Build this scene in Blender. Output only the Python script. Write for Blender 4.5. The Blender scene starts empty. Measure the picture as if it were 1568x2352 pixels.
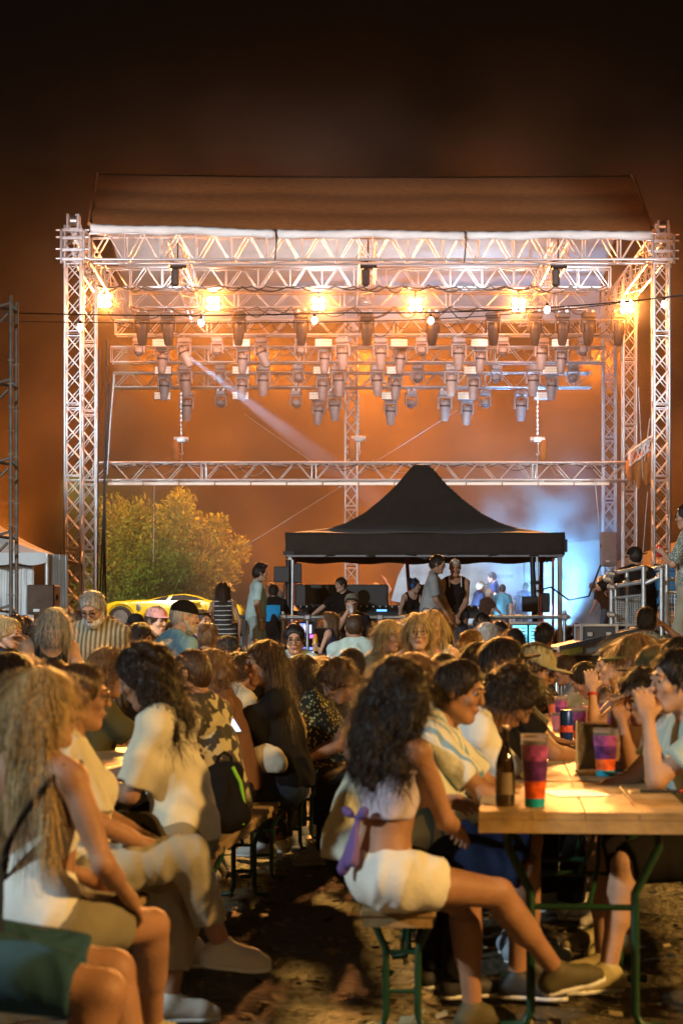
import bpy, math, random
import numpy as np
from mathutils import Vector, Matrix, Euler
SC = bpy.context.scene
COL = SC.collection
R = math.radians
# ---------------------------------------------------------------- camera
F, HX, HY, CZ = 4574.0, 784.0, 1470.0, 1.356      # picture scale used by at(): 1568 x 2352
cam = bpy.data.cameras.new('camera')
camo = bpy.data.objects.new('camera', cam); COL.objects.link(camo)
camo.location = (0, 0, CZ); camo.rotation_euler = (R(90), 0, 0)
cam.sensor_fit = 'HORIZONTAL'; cam.sensor_width = 24; cam.lens = 70
cam.shift_y = (HY - 1176) / 1568
cam.clip_start = 0.1; cam.clip_end = 600
cam.dof.use_dof = True; cam.dof.focus_distance = 24.0; cam.dof.aperture_fstop = 4.6
SC.camera = camo
# ---------------------------------------------------------------- world, view
w = bpy.data.worlds.new('World'); SC.world = w; w.use_nodes = True
bg = w.node_tree.nodes['Background']
bg.inputs[0].default_value = (0.0016, 0.0010, 0.0008, 1); bg.inputs[1].default_value = 1.0
SC.view_settings.view_transform = 'Standard'; SC.view_settings.look = 'None'
SC.view_settings.exposure = 0.0; SC.view_settings.gamma = 1.0; SC.view_settings.use_curve_mapping = False
cy = SC.cycles
cy.use_denoising = True; cy.max_bounces = 4; cy.volume_bounces = 0; cy.transparent_max_bounces = 12
cy.diffuse_bounces = 1; cy.glossy_bounces = 2; cy.volume_step_rate = 3.0; cy.volume_max_steps = 96
cy.sample_clamp_indirect = 4.0; cy.sample_clamp_direct = 0.0; cy.use_light_tree = True

def at(px, py, d):
    return Vector(((px - HX) * d / F, d, CZ - (py - HY) * d / F))

# ---------------------------------------------------------------- lights
def lamp(kind, name, loc, power, color, radius=.1, target=None, size=None, blend=.5):
    l = bpy.data.lights.new(name, kind); l.energy = power; l.color = color
    if kind == 'SPOT':
        l.spot_size = R(size or 60); l.spot_blend = blend; l.shadow_soft_size = radius
    elif kind == 'POINT': l.shadow_soft_size = radius
    elif kind == 'AREA': l.size = radius
    o = bpy.data.objects.new(name, l); COL.objects.link(o); o.location = loc
    if target is not None:
        o.rotation_euler = (Vector(target) - Vector(loc)).to_track_quat('-Z', 'Y').to_euler()
    return o
ORANGE = (1.0, .25, .018); WARM = (1.0, .54, .15); PALE = (.80, .92, 1.0); BLUE = (.25, .62, 1.0)
# unseen key and fill spots for the crowd
lamp('SPOT', 'unseen_flood', (7.5, 2.0, 5.2), 4700, WARM, .15, (0.0, 8.5, .6), 70, .6)
lamp('SPOT', 'unseen_flood', (-8, 3.0, 5.0), 2300, (.80, .95, .98), .15, (.2, 9, .8), 64, .6)
lamp('SPOT', 'unseen_flood', (3, -6, 6.0), 200, WARM, .2, (0.2, 8.5, .6), 60, .6)  # weak front fill added behind the camera
lamp('SPOT', 'unseen_flood', (-9.5, 8, 7.0), 11000, (.86, .95, 1), .25, (1.5, 27, 1.5), 50, .6)
lamp('SPOT', 'unseen_flood', (9, 5, 6.5), 2300, (1, .66, .28), .25, (0, 17, 1.2), 56, .6)
lamp('SPOT', 'unseen_flood', (5.8, 16, 3.4), 1500, (1, .50, .09), .3, (0.2, 8.5, 0), 85, .7)
lamp('SPOT', 'unseen_flood', (-2.2, 24, 6.0), 5200, (1, .50, .10), .35, (0.1, 9.5, 0), 34, .7)  # added in mid-air for bright aisle ground and rims on hair
# pale wash from unseen spots at both sides, no towers built
lamp('SPOT', 'unseen_pale_flood', (-9.5, 38, 9), 6200, PALE, .4, (.5, 55, 8.2), 52, .4)
lamp('SPOT', 'unseen_pale_flood', (10, 38, 9), 6200, PALE, .4, (0, 55, 8.2), 52, .4)
lamp('SPOT', 'unseen_pale_flood', (-10.5, 26, 6), 3200, PALE, .3, (-6.5, 37, 1.6), 34, .6)  # added to brighten the white marquee
lamp('SPOT', 'roof_tint_spot', (-9.5, 38, 9.2), 2300, (1, .27, .04), .3, (-2.0, 52, 13.2), 46, .5)  # orange pair added to tint the roof, no fixture there
lamp('SPOT', 'roof_tint_spot', (10, 38, 9.2), 2300, (1, .27, .04), .3, (3.0, 52, 13.2), 46, .5)
# unseen orange spots added behind and beside the rig to make the smoke glow
for i, (x, p_) in enumerate(((-6.0, 8500), (-2.6, 12500), (.8, 12500), (4.2, 12500), (8.6, 10000))):
    lamp('SPOT', 'smoke_glow_spot', (x, 66, 10.6), p_, ORANGE, .3, (x, 74, 12), 160, .7)
lamp('SPOT', 'smoke_glow_spot', (.4, 65, 1.6), 12000, ORANGE, .25, (1.2, 70, 8), 130, .6)
lamp('SPOT', 'smoke_glow_spot', (-10, 60, 4), 9000, ORANGE, .25, (-14, 66, 8), 130, .6)
lamp('SPOT', 'smoke_glow_spot', (12, 61, 4), 8000, ORANGE, .25, (15, 67, 8), 130, .6)
lamp('SPOT', 'added_stage_spot', (3, 56, 9.2), 1100, PALE, .2, (4.4, 63, 3), 60, .6)  # added to brighten the grey scenery boards
lamp('SPOT', 'unseen_blue_spot', (6.5, 58.8, 1.5), 6500, (.18, .52, 1.0), .2, (6.1, 61.5, 5.5), 84, .8)
lamp('SPOT', 'added_stage_spot', (-6, 54, 9.5), 4200, (1, .9, .7), .2, (-5.3, 60, 2), 40, .6)  # added to brighten the yellow car
lamp('SPOT', 'unseen_blue_spot', (3.4, 57.0, 1.6), 1500, (.42, .70, 1), .2, (4.6, 63, 3.2), 90, .7)  # added to turn the scenery boards bluish
lamp('SPOT', 'unseen_tree_spot', (-8.55, 61.5, 6.5), 3000, (.72, .95, .26), .2, (-6.2, 70, 3.2), 62, .7)  # unseen yellow-green spot hidden behind the left towers to light the tree
for x in (-4.5, -.5, 3.5, 6.5):  # unseen pale uplights added to brighten the roof underside
    lamp('SPOT', 'unseen_roof_spot', (x, 53.0, 10.9), 120, PALE, .2, (x, 57, 13.6), 130, .5)
for x in (-4.5, -.5, 3.5):
    lamp('SPOT', 'unseen_roof_spot', (x, 59.0, 10.6), 130, PALE, .2, (x, 58, 13.6), 150, .5)

# ---------------------------------------------------------------- materials
MATS = {}
def mat(name, color, rough=.6, metal=0.0, emit=None, strength=0, noise=.15, nscale=6.0, bump=0.0, bscale=20, trans=0.0, spec=.5, sheen=0):
    if name in MATS: return MATS[name]
    m = bpy.data.materials.new(name); m.use_nodes = True; nt = m.node_tree
    b = nt.nodes['Principled BSDF']
    b.inputs['Roughness'].default_value = rough; b.inputs['Metallic'].default_value = metal
    b.inputs['Specular IOR Level'].default_value = spec
    if sheen: b.inputs['Sheen Weight'].default_value = sheen
    if trans: b.inputs['Transmission Weight'].default_value = trans
    if emit:
        b.inputs['Emission Color'].default_value = (*emit, 1); b.inputs['Emission Strength'].default_value = strength
    tc = nt.nodes.new('ShaderNodeTexCoord')
    if noise:
        n = nt.nodes.new('ShaderNodeTexNoise'); n.inputs['Scale'].default_value = nscale; n.inputs['Detail'].default_value = 5
        nt.links.new(tc.outputs['Object'], n.inputs['Vector'])
        r = nt.nodes.new('ShaderNodeMapRange'); r.inputs[1].default_value = .3; r.inputs[2].default_value = .7
        r.inputs[3].default_value = 1 - noise; r.inputs[4].default_value = 1 + noise
        nt.links.new(n.outputs[0], r.inputs[0])
        mx = nt.nodes.new('ShaderNodeVectorMath'); mx.operation = 'SCALE'; mx.inputs[0].default_value = color[:3]
        nt.links.new(r.outputs[0], mx.inputs['Scale']); nt.links.new(mx.outputs[0], b.inputs['Base Color'])
    else: b.inputs['Base Color'].default_value = (*color[:3], 1)
    if bump:
        n2 = nt.nodes.new('ShaderNodeTexNoise'); n2.inputs['Scale'].default_value = bscale; n2.inputs['Detail'].default_value = 4
        nt.links.new(tc.outputs['Object'], n2.inputs['Vector'])
        bp = nt.nodes.new('ShaderNodeBump'); bp.inputs['Strength'].default_value = bump; bp.inputs['Distance'].default_value = .02
        nt.links.new(n2.outputs[0], bp.inputs['Height']); nt.links.new(bp.outputs[0], b.inputs['Normal'])
    MATS[name] = m; return m

def pattern(name, base, second, kind='stripes', scale=20, axis=0, width=.5, rough=.8, distort=0.0, third=None):
    """cloth printed with stripes, dots or blotches"""
    if name in MATS: return MATS[name]
    m = mat(name, base, rough, noise=0, bump=.3, bscale=60); nt = m.node_tree; b = nt.nodes['Principled BSDF']
    tc = nt.nodes.new('ShaderNodeTexCoord'); mx = nt.nodes.new('ShaderNodeMix'); mx.data_type = 'RGBA'
    mx.inputs[6].default_value = (*base, 1); mx.inputs[7].default_value = (*second, 1)
    ramp = nt.nodes.new('ShaderNodeMath'); ramp.operation = 'GREATER_THAN'; ramp.inputs[1].default_value = width
    if kind == 'stripes':
        wv = nt.nodes.new('ShaderNodeTexWave'); wv.bands_direction = 'XYZ'[axis]; wv.inputs['Scale'].default_value = scale
        wv.inputs['Distortion'].default_value = distort; src = wv.outputs['Fac']
        nt.links.new(tc.outputs['Object'], wv.inputs['Vector'])
        nt.links.new(src, ramp.inputs[0])
    elif kind == 'dots':
        v = nt.nodes.new('ShaderNodeTexVoronoi'); v.inputs['Scale'].default_value = scale
        nt.links.new(tc.outputs['Object'], v.inputs['Vector'])
        ramp.operation = 'LESS_THAN'; nt.links.new(v.outputs['Distance'], ramp.inputs[0])
    else:
        v = nt.nodes.new('ShaderNodeTexNoise'); v.inputs['Scale'].default_value = scale; v.inputs['Detail'].default_value = 2
        nt.links.new(tc.outputs['Object'], v.inputs['Vector']); nt.links.new(v.outputs[0], ramp.inputs[0])
    nt.links.new(ramp.outputs[0], mx.inputs[0]); out = mx.outputs[2]
    if third:
        v3 = nt.nodes.new('ShaderNodeTexNoise'); v3.inputs['Scale'].default_value = scale * .7; v3.inputs['Detail'].default_value = 1
        g3 = nt.nodes.new('ShaderNodeMath'); g3.operation = 'GREATER_THAN'; g3.inputs[1].default_value = .6
        m3 = nt.nodes.new('ShaderNodeMix'); m3.data_type = 'RGBA'; m3.inputs[7].default_value = (*third, 1)
        nt.links.new(tc.outputs['Object'], v3.inputs['Vector']); nt.links.new(v3.outputs[0], g3.inputs[0])
        nt.links.new(g3.outputs[0], m3.inputs[0]); nt.links.new(out, m3.inputs[6]); out = m3.outputs[2]
    nt.links.new(out, b.inputs['Base Color'])
    return m

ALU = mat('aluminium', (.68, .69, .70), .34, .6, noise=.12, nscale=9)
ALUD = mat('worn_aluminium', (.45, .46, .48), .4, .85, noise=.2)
STEEL = mat('galvanised_steel', (.42, .44, .45), .42, .8, noise=.2, nscale=14)
BLACKM = mat('black_metal', (.02, .02, .022), .45, .3)
BLACKP = mat('black_plastic', (.025, .025, .027), .5)
GREENM = mat('green_paint', (.010, .050, .022), .4, .2, noise=.25)
WOOD = mat('varnished_wood', (.40, .27, .13), .46, noise=.4, nscale=5, bump=.25, bscale=30, spec=.3)
CANVAS = mat('glow_tinted_canvas', (.46, .17, .04), .85, bump=.3, bscale=3)  # orange glow of the haze is put into the cloth colour
WHITEC = mat('white_canvas', (.75, .76, .74), .75, noise=.12, nscale=1.5, bump=.4, bscale=2)
WHITEP = mat('white_plastic', (.75, .75, .74), .4)

# ---------------------------------------------------------------- mesh helpers
def link(o, parent=None, label=None, cat=None, group=None, kind=None):
    COL.objects.link(o)
    if parent: o.parent = parent
    if label: o['label'] = label
    if cat: o['category'] = cat
    if group: o['group'] = group
    if kind: o['kind'] = kind
    return o
def mesh_np(name, V, Q, m=None, smooth=True):
    """V (n,3) Q (k,4) quads, fast"""
    me = bpy.data.meshes.new(name); V = np.asarray(V, np.float32); Q = np.asarray(Q, np.int32)
    k = Q.shape[1]
    me.vertices.add(len(V)); me.vertices.foreach_set('co', V.ravel())
    me.loops.add(Q.size); me.loops.foreach_set('vertex_index', Q.ravel())
    me.polygons.add(len(Q)); me.polygons.foreach_set('loop_start', np.arange(0, Q.size, k, dtype=np.int32))
    me.update(calc_edges=True)
    me.polygons.foreach_set('use_smooth', np.full(len(Q), smooth))
    if m: me.materials.append(m)
    return me
def thing(name, label, cat, loc=(0, 0, 0), rz=0, group=None):
    o = bpy.data.objects.new(name, None); o.location = loc; o.rotation_euler = (0, 0, rz); o.empty_display_size = .1
    return link(o, None, label, cat, group)
class MB:
    def __init__(s): s.v = []; s.f = []; s.sm = []
    def add(s, vs, fs, smooth=False, M=None):
        b = len(s.v)
        for p in vs: s.v.append(tuple(M @ Vector(p)) if M is not None else tuple(p))
        for f in fs: s.f.append([b + i for i in f]); s.sm.append(smooth)
        return s
    def box(s, c, d, rot=(0, 0, 0), bev=0.0):
        M = Matrix.Translation(c) @ Euler(rot).to_matrix().to_4x4()
        x, y, z = d[0] / 2, d[1] / 2, d[2] / 2
        if bev <= 0:
            vs = [(i * x, j * y, k * z) for i in (-1, 1) for j in (-1, 1) for k in (-1, 1)]
            fs = [(0, 1, 3, 2), (4, 6, 7, 5), (0, 4, 5, 1), (2, 3, 7, 6), (0, 2, 6, 4), (1, 5, 7, 3)]
            return s.add(vs, fs, False, M)
        vs = []; b = bev      # chamfered along z edges and top/bottom
        def ring(ax, ay, az): return [(ax - b, -ay, az), (ax, -ay + b, az), (ax, ay - b, az), (ax - b, ay, az), (-ax + b, ay, az), (-ax, ay - b, az), (-ax, -ay + b, az), (-ax + b, -ay, az)]
        vs = ring(x - b, y - b, -z) + ring(x, y, -z + b) + ring(x, y, z - b) + ring(x - b, y - b, z)
        fs = [tuple(range(7, -1, -1)), tuple(range(24, 32))]
        for r in range(3):
            for i in range(8): j = (i + 1) % 8; fs.append((r * 8 + i, r * 8 + j, r * 8 + 8 + j, r * 8 + 8 + i))
        return s.add(vs, fs, False, M)
    def tube(s, a, b, r, r2=None, n=8, caps=True):
        a = Vector(a); b = Vector(b); r2 = float(r if r2 is None else r2); r = float(r)
        q = (b - a).to_track_quat('Z', 'Y'); vs = []
        for p, rr in ((a, r), (b, r2)):
            for i in range(n):
                t = 2 * math.pi * i / n; vs.append(p + q @ Vector((rr * math.cos(t), rr * math.sin(t), 0)))
        s.add(vs, [(i, (i + 1) % n, n + (i + 1) % n, n + i) for i in range(n)], True)
        if caps:
            s.add(vs[:n], [tuple(range(n - 1, -1, -1))]); s.add(vs[n:], [tuple(range(n))])
        return s
    def path(s, pts, r, n=6):
        pts = [Vector(p) for p in pts]; vs = []; up = None; r = float(r)
        for i, p in enumerate(pts):
            d = (pts[min(i + 1, len(pts) - 1)] - pts[max(i - 1, 0)]).normalized()
            if up is None: up = Vector((0, 0, 1)) if abs(d.z) < .9 else Vector((0, 1, 0))
            x = d.cross(up).normalized(); y = x.cross(d).normalized(); up = y
            for k in range(n):
                t = 2 * math.pi * k / n; vs.append(p + r * (math.cos(t) * x + math.sin(t) * y))
        fs = []
        for i in range(len(pts) - 1):
            for k in range(n): fs.append((i * n + k, i * n + (k + 1) % n, (i + 1) * n + (k + 1) % n, (i + 1) * n + k))
        return s.add(vs, fs, True)
    def lathe(s, prof, n=16, M=None, cap=True):
        vs = [(r * math.cos(2 * math.pi * i / n), r * math.sin(2 * math.pi * i / n), z) for r, z in prof for i in range(n)]
        fs = [(k * n + i, k * n + (i + 1) % n, (k + 1) * n + (i + 1) % n, (k + 1) * n + i) for k in range(len(prof) - 1) for i in range(n)]
        s.add(vs, fs, True, M)
        if cap:
            s.add(vs[:n], [tuple(range(n - 1, -1, -1))], False, M); s.add(vs[-n:], [tuple(range(n))], False, M)
        return s
    def ball(s, c, r, n=10, m=6):
        r = (r, r, r) if not hasattr(r, '__len__') else r
        vs = [(c[0], c[1], c[2] - r[2])]
        for j in range(1, m):
            for i in range(n):
                a = math.pi * j / m; t = 2 * math.pi * i / n
                vs.append((c[0] + r[0] * math.sin(a) * math.cos(t), c[1] + r[1] * math.sin(a) * math.sin(t), c[2] - r[2] * math.cos(a)))
        vs.append((c[0], c[1], c[2] + r[2])); fs = [(0, 1 + (i + 1) % n, 1 + i) for i in range(n)]
        for j in range(m - 2):
            for i in range(n):
                b = 1 + j * n; fs.append((b + i, b + (i + 1) % n, b + n + (i + 1) % n, b + n + i))
        b = 1 + (m - 2) * n; fs += [(b + i, b + (i + 1) % n, len(vs) - 1) for i in range(n)]
        return s.add(vs, fs, True)
    def build(s, name, m, parent=None, **kw):
        me = bpy.data.meshes.new(name); me.from_pydata(s.v, [], s.f); me.polygons.foreach_set('use_smooth', s.sm)
        me.materials.append(m)
        o = bpy.data.objects.new(name, me); return link(o, parent, **kw)
def dup(o, parent=None, loc=None, rot=None, label=None, group=None):
    c = o.copy(); COL.objects.link(c); c.parent = parent
    if loc is not None: c.location = loc
    if rot is not None: c.rotation_euler = rot
    if label: c['label'] = label
    if group: c['group'] = group
    for ch in list(o.children): dup(ch, c)
    return c
ORD = ['first', 'second', 'third', 'fourth', 'fifth', 'sixth', 'seventh', 'eighth', 'ninth', 'tenth', 'eleventh', 'twelfth', 'thirteenth', 'fourteenth', 'fifteenth', 'sixteenth', 'seventeenth', 'eighteenth', 'nineteenth', 'twentieth', 'twenty-first', 'twenty-second', 'twenty-third', 'twenty-fourth', 'twenty-fifth', 'twenty-sixth', 'twenty-seventh', 'twenty-eighth', 'twenty-ninth', 'thirtieth', 'thirty-first', 'thirty-second', 'thirty-third', 'thirty-fourth', 'thirty-fifth', 'thirty-sixth', 'thirty-seventh', 'thirty-eighth', 'thirty-ninth', 'fortieth']
rnd = random.Random(7)
# ================================================================ setting
def ground_material():
    m = bpy.data.materials.new('trampled_ground'); m.use_nodes = True; nt = m.node_tree; b = nt.nodes['Principled BSDF']
    tc = nt.nodes.new('ShaderNodeTexCoord')
    n = nt.nodes.new('ShaderNodeTexNoise'); n.inputs['Scale'].default_value = 1.3; n.inputs['Detail'].default_value = 8; n.inputs['Roughness'].default_value = .65
    r = nt.nodes.new('ShaderNodeValToRGB'); r.color_ramp.elements[0].color = (.06, .047, .03, 1); r.color_ramp.elements[1].color = (.15, .12, .07, 1)
    r.color_ramp.elements[0].position = .35; r.color_ramp.elements[1].position = .68
    n2 = nt.nodes.new('ShaderNodeTexNoise'); n2.inputs['Scale'].default_value = 26; n2.inputs['Detail'].default_value = 6
    bp = nt.nodes.new('ShaderNodeBump'); bp.inputs['Strength'].default_value = .9; bp.inputs['Distance'].default_value = .06
    rr = nt.nodes.new('ShaderNodeMapRange'); rr.inputs[3].default_value = .35; rr.inputs[4].default_value = .8
    for a, c in ((tc.outputs['Object'], n.inputs['Vector']), (tc.outputs['Object'], n2.inputs['Vector']), (n.outputs[0], r.inputs[0]), (r.outputs[0], b.inputs['Base Color']), (n2.outputs[0], bp.inputs['Height']), (bp.outputs[0], b.inputs['Normal']), (n2.outputs[0], rr.inputs[0]), (rr.outputs[0], b.inputs['Roughness'])):
        nt.links.new(a, c)
    return m
# ground sheet with real unevenness near the camera
def ground():
    xs = np.concatenate([[-90, -40, -20, -10, -6], np.linspace(-3.2, 3.2, 230), [6, 10, 20, 40, 90]])
    ys = np.concatenate([[-20, -5, 1], np.linspace(3.5, 15, 330), [16, 18, 22, 30, 45, 80, 150]])
    X, Y = np.meshgrid(xs, ys, indexing='ij'); g = np.random.default_rng(2); Z = np.zeros_like(X)
    for k in range(46):
        a_ = g.uniform(0, 6.28); fr = 2.2 * 1.075 ** k; ph = g.uniform(0, 6.28); u = X * math.cos(a_) + Y * math.sin(a_)
        Z += .010 / fr ** .75 * np.sin(u * fr + ph + 1.3 * np.sin((X * math.sin(a_) - Y * math.cos(a_)) * fr * .6 + ph * 2))
    Z = np.where((abs(X) > 4) | (Y > 15.5) | (Y < 3), -.02, Z - .025)
    nx, ny = X.shape; I = np.arange(nx * ny).reshape(nx, ny)
    Q = np.stack([I[:-1, :-1], I[1:, :-1], I[1:, 1:], I[:-1, 1:]], -1).reshape(-1, 4)
    o = bpy.data.objects.new('ground', mesh_np('ground', np.stack([X, Y, Z], -1).reshape(-1, 3), Q, ground_material())); link(o, kind='structure')
ground()
def litter():
    g = np.random.default_rng(8); n = 1800; P = np.stack([g.uniform(-2.4, 2.8, n), 3.8 + 11 * g.uniform(0, 1, n) ** 1.3, np.full(n, -.012)], 1)
    a_ = g.uniform(0, 6.28, n); L = g.uniform(.006, .03, n); W = L * g.uniform(.3, .8, n); u = np.stack([np.cos(a_) * L, np.sin(a_) * L, g.uniform(-.2, .2, n) * L], 1); v = np.stack([-np.sin(a_) * W, np.cos(a_) * W, g.uniform(0, .8, n) * W], 1); up = np.array([0, 0, .004])
    V = np.stack([P - u - v, P + u - v, P + u + v + up, P - u + v + up], 1).reshape(-1, 3)
    o = bpy.data.objects.new('ground_litter', mesh_np('ground_litter', V, np.arange(4 * n).reshape(n, 4), mat('dry_leaf_litter', (.30, .24, .13), .8, noise=.7, nscale=3), False)); link(o, kind='stuff')
litter()

# ---------------------------------------------------------------- haze
def haze(name, c, d, density, color, kind='stuff', aniso=0.3):
    o = MB().box(c, d).build(name, None or bpy.data.materials.new(name), kind=kind)
    m = o.data.materials[0]; m.use_nodes = True; nt = m.node_tree; nt.nodes.remove(nt.nodes['Principled BSDF'])
    v = nt.nodes.new('ShaderNodeVolumePrincipled'); v.inputs['Density'].default_value = density; v.inputs['Color'].default_value = (*color, 1)
    v.inputs['Anisotropy'].default_value = aniso
    nt.links.new(v.outputs[0], nt.nodes['Material Output'].inputs['Volume']); return o
haze('haze', (0, 45, 11), (150, 170, 24.5), .00012, (.95, .93, .9))
def smoke(name, c, rad, density, color, seed, scale=.35, pw=1.0, floor=0.0):
    """a puff of stage smoke or lamp halo haze: noisy density fading to nothing inside its own hull"""
    b = MB().ball((0, 0, 0), rad, 16, 10)
    m = bpy.data.materials.new(name); m.use_nodes = True; nt = m.node_tree; nt.nodes.remove(nt.nodes['Principled BSDF'])
    v = nt.nodes.new('ShaderNodeVolumePrincipled'); v.inputs['Color'].default_value = (*color, 1)
    tc = nt.nodes.new('ShaderNodeTexCoord'); n = nt.nodes.new('ShaderNodeTexNoise'); n.inputs['Scale'].default_value = scale; n.inputs['Detail'].default_value = 4
    mp = nt.nodes.new('ShaderNodeMapping'); mp.inputs['Location'].default_value = (seed, seed * 2.1, 0)
    div = nt.nodes.new('ShaderNodeVectorMath'); div.operation = 'DIVIDE'; div.inputs[1].default_value = rad
    ln = nt.nodes.new('ShaderNodeVectorMath'); ln.operation = 'LENGTH'
    fall = nt.nodes.new('ShaderNodeMapRange'); fall.inputs[1].default_value = 1.0; fall.inputs[2].default_value = .15
    rr = nt.nodes.new('ShaderNodeMapRange'); rr.inputs[1].default_value = .42; rr.inputs[2].default_value = .72; rr.inputs[4].default_value = density; rr.inputs[3].default_value = density * floor; po = nt.nodes.new('ShaderNodeMath'); po.operation = 'POWER'; po.inputs[1].default_value = pw
    mu = nt.nodes.new('ShaderNodeMath'); mu.operation = 'MULTIPLY'
    for a, c2 in ((tc.outputs['Object'], mp.inputs[0]), (mp.outputs[0], n.inputs['Vector']), (tc.outputs['Object'], div.inputs[0]), (div.outputs[0], ln.inputs[0]), (ln.outputs['Value'], fall.inputs[0]), (n.outputs[0], rr.inputs[0]), (fall.outputs[0], po.inputs[0]), (po.outputs[0], mu.inputs[0]), (rr.outputs[0], mu.inputs[1]), (mu.outputs[0], v.inputs['Density']), (v.outputs[0], nt.nodes['Material Output'].inputs['Volume'])):
        nt.links.new(a, c2)
    o = b.build(name, m, kind='stuff'); o.location = c; return o
smoke('blue_smoke', (6.4, 60.6, 4.0), (2.7, 2.0, 3.6), 2.0, (.9, .95, 1), 3.0, .85, 1.3)
smoke('lamp_halo_haze', (0.5, 54.6, 8.9), (9.8, 2.0, 1.9), .010, (1, .95, .9), 4.0, .5)  # thin haze added round the blinder row for its glow
for bx, by in ((240, 690), (490, 697), (731, 697), (954, 699), (1190, 700), (1439, 703)): smoke('lamp_halo_haze', at(bx, by, 54.15), (.9, .7, .9), .19, (1, .95, .9), bx * .1, 1.6, 2.0, .6)  # dense puffs added so each blinder shows a halo
smoke('stage_smoke', (0.6, 62.0, 7.3), (26.0, 16.0, 14.0), .038, (1, .90, .75), 9.0, .24, 1.0, .07)

# ---------------------------------------------------------------- trusses
UT = MB().tube((0, 0, 0), (0, 0, 1), 1, n=8).build('unit_tube', ALU); UTM = UT.data; bpy.data.objects.remove(UT)
UTD = UTM.copy(); UTD.materials[0] = ALUD
def bar(name, parent, a, b, r, me=None):
    a = Vector(a); b = Vector(b); d = b - a
    o = bpy.data.objects.new(name, me or UTM)
    q = d.to_track_quat('Z', 'Y')
    o.matrix_basis = Matrix.Translation(a) @ q.to_matrix().to_4x4() @ Matrix.Diagonal((r, r, d.length, 1))
    return link(o, parent)
def truss(label, cat, p0, p1, hgt, dep, up=(0, 0, 1), rc=.03, rb=.014, bay=None, posts=1, style='zig', group=None, me=None, name='truss', depth_brace=True):
    """box truss: four chords, slanting braces on the faces, posts at the section joints"""
    p0 = Vector(p0); p1 = Vector(p1); L = (p1 - p0).length; x = (p1 - p0).normalized(); up = Vector(up).normalized(); y = up.cross(x).normalized()
    t = thing(name, label, cat, p0, 0, group); bay = bay or hgt; n = max(2, round(L / bay)); s = L / n
    P = lambda u, v, k: x * u + up * (v * hgt / 2) + y * (k * dep / 2)
    for v in (-1, 1):
        for k in (-1, 1): bar('chord', t, P(0, v, k), P(L, v, k), rc, me)
    for k in ((-1, 1)):
        for i in range(n):
            u = i * s
            if style == 'zig':
                a, b = (-1, 1) if i % 2 == 0 else (1, -1)
                bar('brace', t, P(u + .04, a, k), P(u + s - .04, b, k), rb, me)
            elif style == 'w':
                bar('brace', t, P(u + .04, -1, k), P(u + s / 2 - .02, 1, k), rb, me); bar('brace', t, P(u + s / 2 + .02, 1, k), P(u + s - .04, -1, k), rb, me)
            elif style == 'x':
                bar('brace', t, P(u, -1, k), P(u + s, 1, k), rb, me); bar('brace', t, P(u, 1, k), P(u + s, -1, k), rb, me)
        for i in range(n + 1):
            if posts and i % posts == 0:
                if style == 'w' or i in (0, n): bar('post', t, P(i * s, -1, k), P(i * s, 1, k), rb * 1.15, me)
                else:
                    bar('post', t, P(i * s - .06, -1, k), P(i * s - .06, 1, k), rb * 1.15, me); bar('post', t, P(i * s + .06, -1, k), P(i * s + .06, 1, k), rb * 1.15, me)
    if depth_brace:
        for v in (-1, 1):
            for i in range(n):
                a, b = (-1, 1) if i % 2 == 0 else (1, -1)
                bar('brace', t, P(i * s, v, a), P((i + 1) * s, v, b), rb, me)
    return t
def pz(py, d): return CZ - (py - HY) * d / F
def pxx(px, d): return (px - HX) * d / F
def htruss(label, x0, x1, y0, y1, d, dep, **kw):
    z = (pz(y0, d) + pz(y1, d)) / 2; h = pz(y0, d) - pz(y1, d)
    return truss(label, 'truss', (pxx(x0, d), d, z), (pxx(x1, d), d, z), h, dep, **kw)
htruss('large front roof truss with upright posts directly under the white valance', 208, 1502, 541, 600, 50, .55, bay=.9, style='w', posts=1, rc=.035, rb=.02)
htruss('second roof truss, bright silver, behind and just below the front roof truss', 226, 1400, 616, 662, 54, .4, bay=.85, style='w', posts=1, rb=.016)
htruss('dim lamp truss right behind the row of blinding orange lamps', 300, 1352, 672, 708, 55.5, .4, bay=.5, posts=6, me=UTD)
htruss('bright lamp truss carrying the uppermost row of silver moving heads', 266, 1408, 737, 770, 57, .4, bay=.44, posts=6)
htruss('lamp truss carrying the middle row of moving heads', 256, 1386, 798, 833, 58.5, .4, bay=.46, posts=6)
htruss('farthest lamp truss carrying the lowest row of moving heads', 262, 1356, 857, 890, 60, .4, bay=.46, posts=6)
htruss('long low truss crossing the whole stage front above the black canopy', 216, 1436, 1064, 1104, 55, .5, bay=.5, posts=6, rc=.034)
def tower(label, px, w, d, ytop, zb=0.0, **kw):
    m = F / d
    return truss(label, 'tower', (pxx(px, d), d, zb), (pxx(px, d), d, pz(ytop, d)), w / m, w / m, up=(1, 0, 0), bay=.46, style=kw.pop('style', 'x'), posts=4, name='truss_tower', **kw)
tower('outermost left truss tower with a sleeve block on its top', 169, 36, 50, 520)
tower('left truss tower standing just inside the outermost one', 205, 30, 53.5, 590)
tower('outermost right truss tower beside the raised scaffold', 1517, 34, 50, 520)
tower('middle one of the three right truss towers', 1445, 29, 55.6, 640)
tower('innermost right truss tower, behind the grey loudspeaker', 1399, 28, 60, 655)
tower('lone slim truss tower at the back in the centre of the stage', 806, 27, 61.5, 560)
# side trusses that run back along the roof
for sx, lab in ((-1, 'left'), (1, 'right')):
    x = -6.55 if sx < 0 else 7.95
    truss('truss running front to back under the %s end of the roof' % lab, 'truss', (x, 50.3, pz(570, 50)), (x, 60, pz(570, 50) - .1), .6, .4, bay=.6, style='zig', posts=5)
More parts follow.
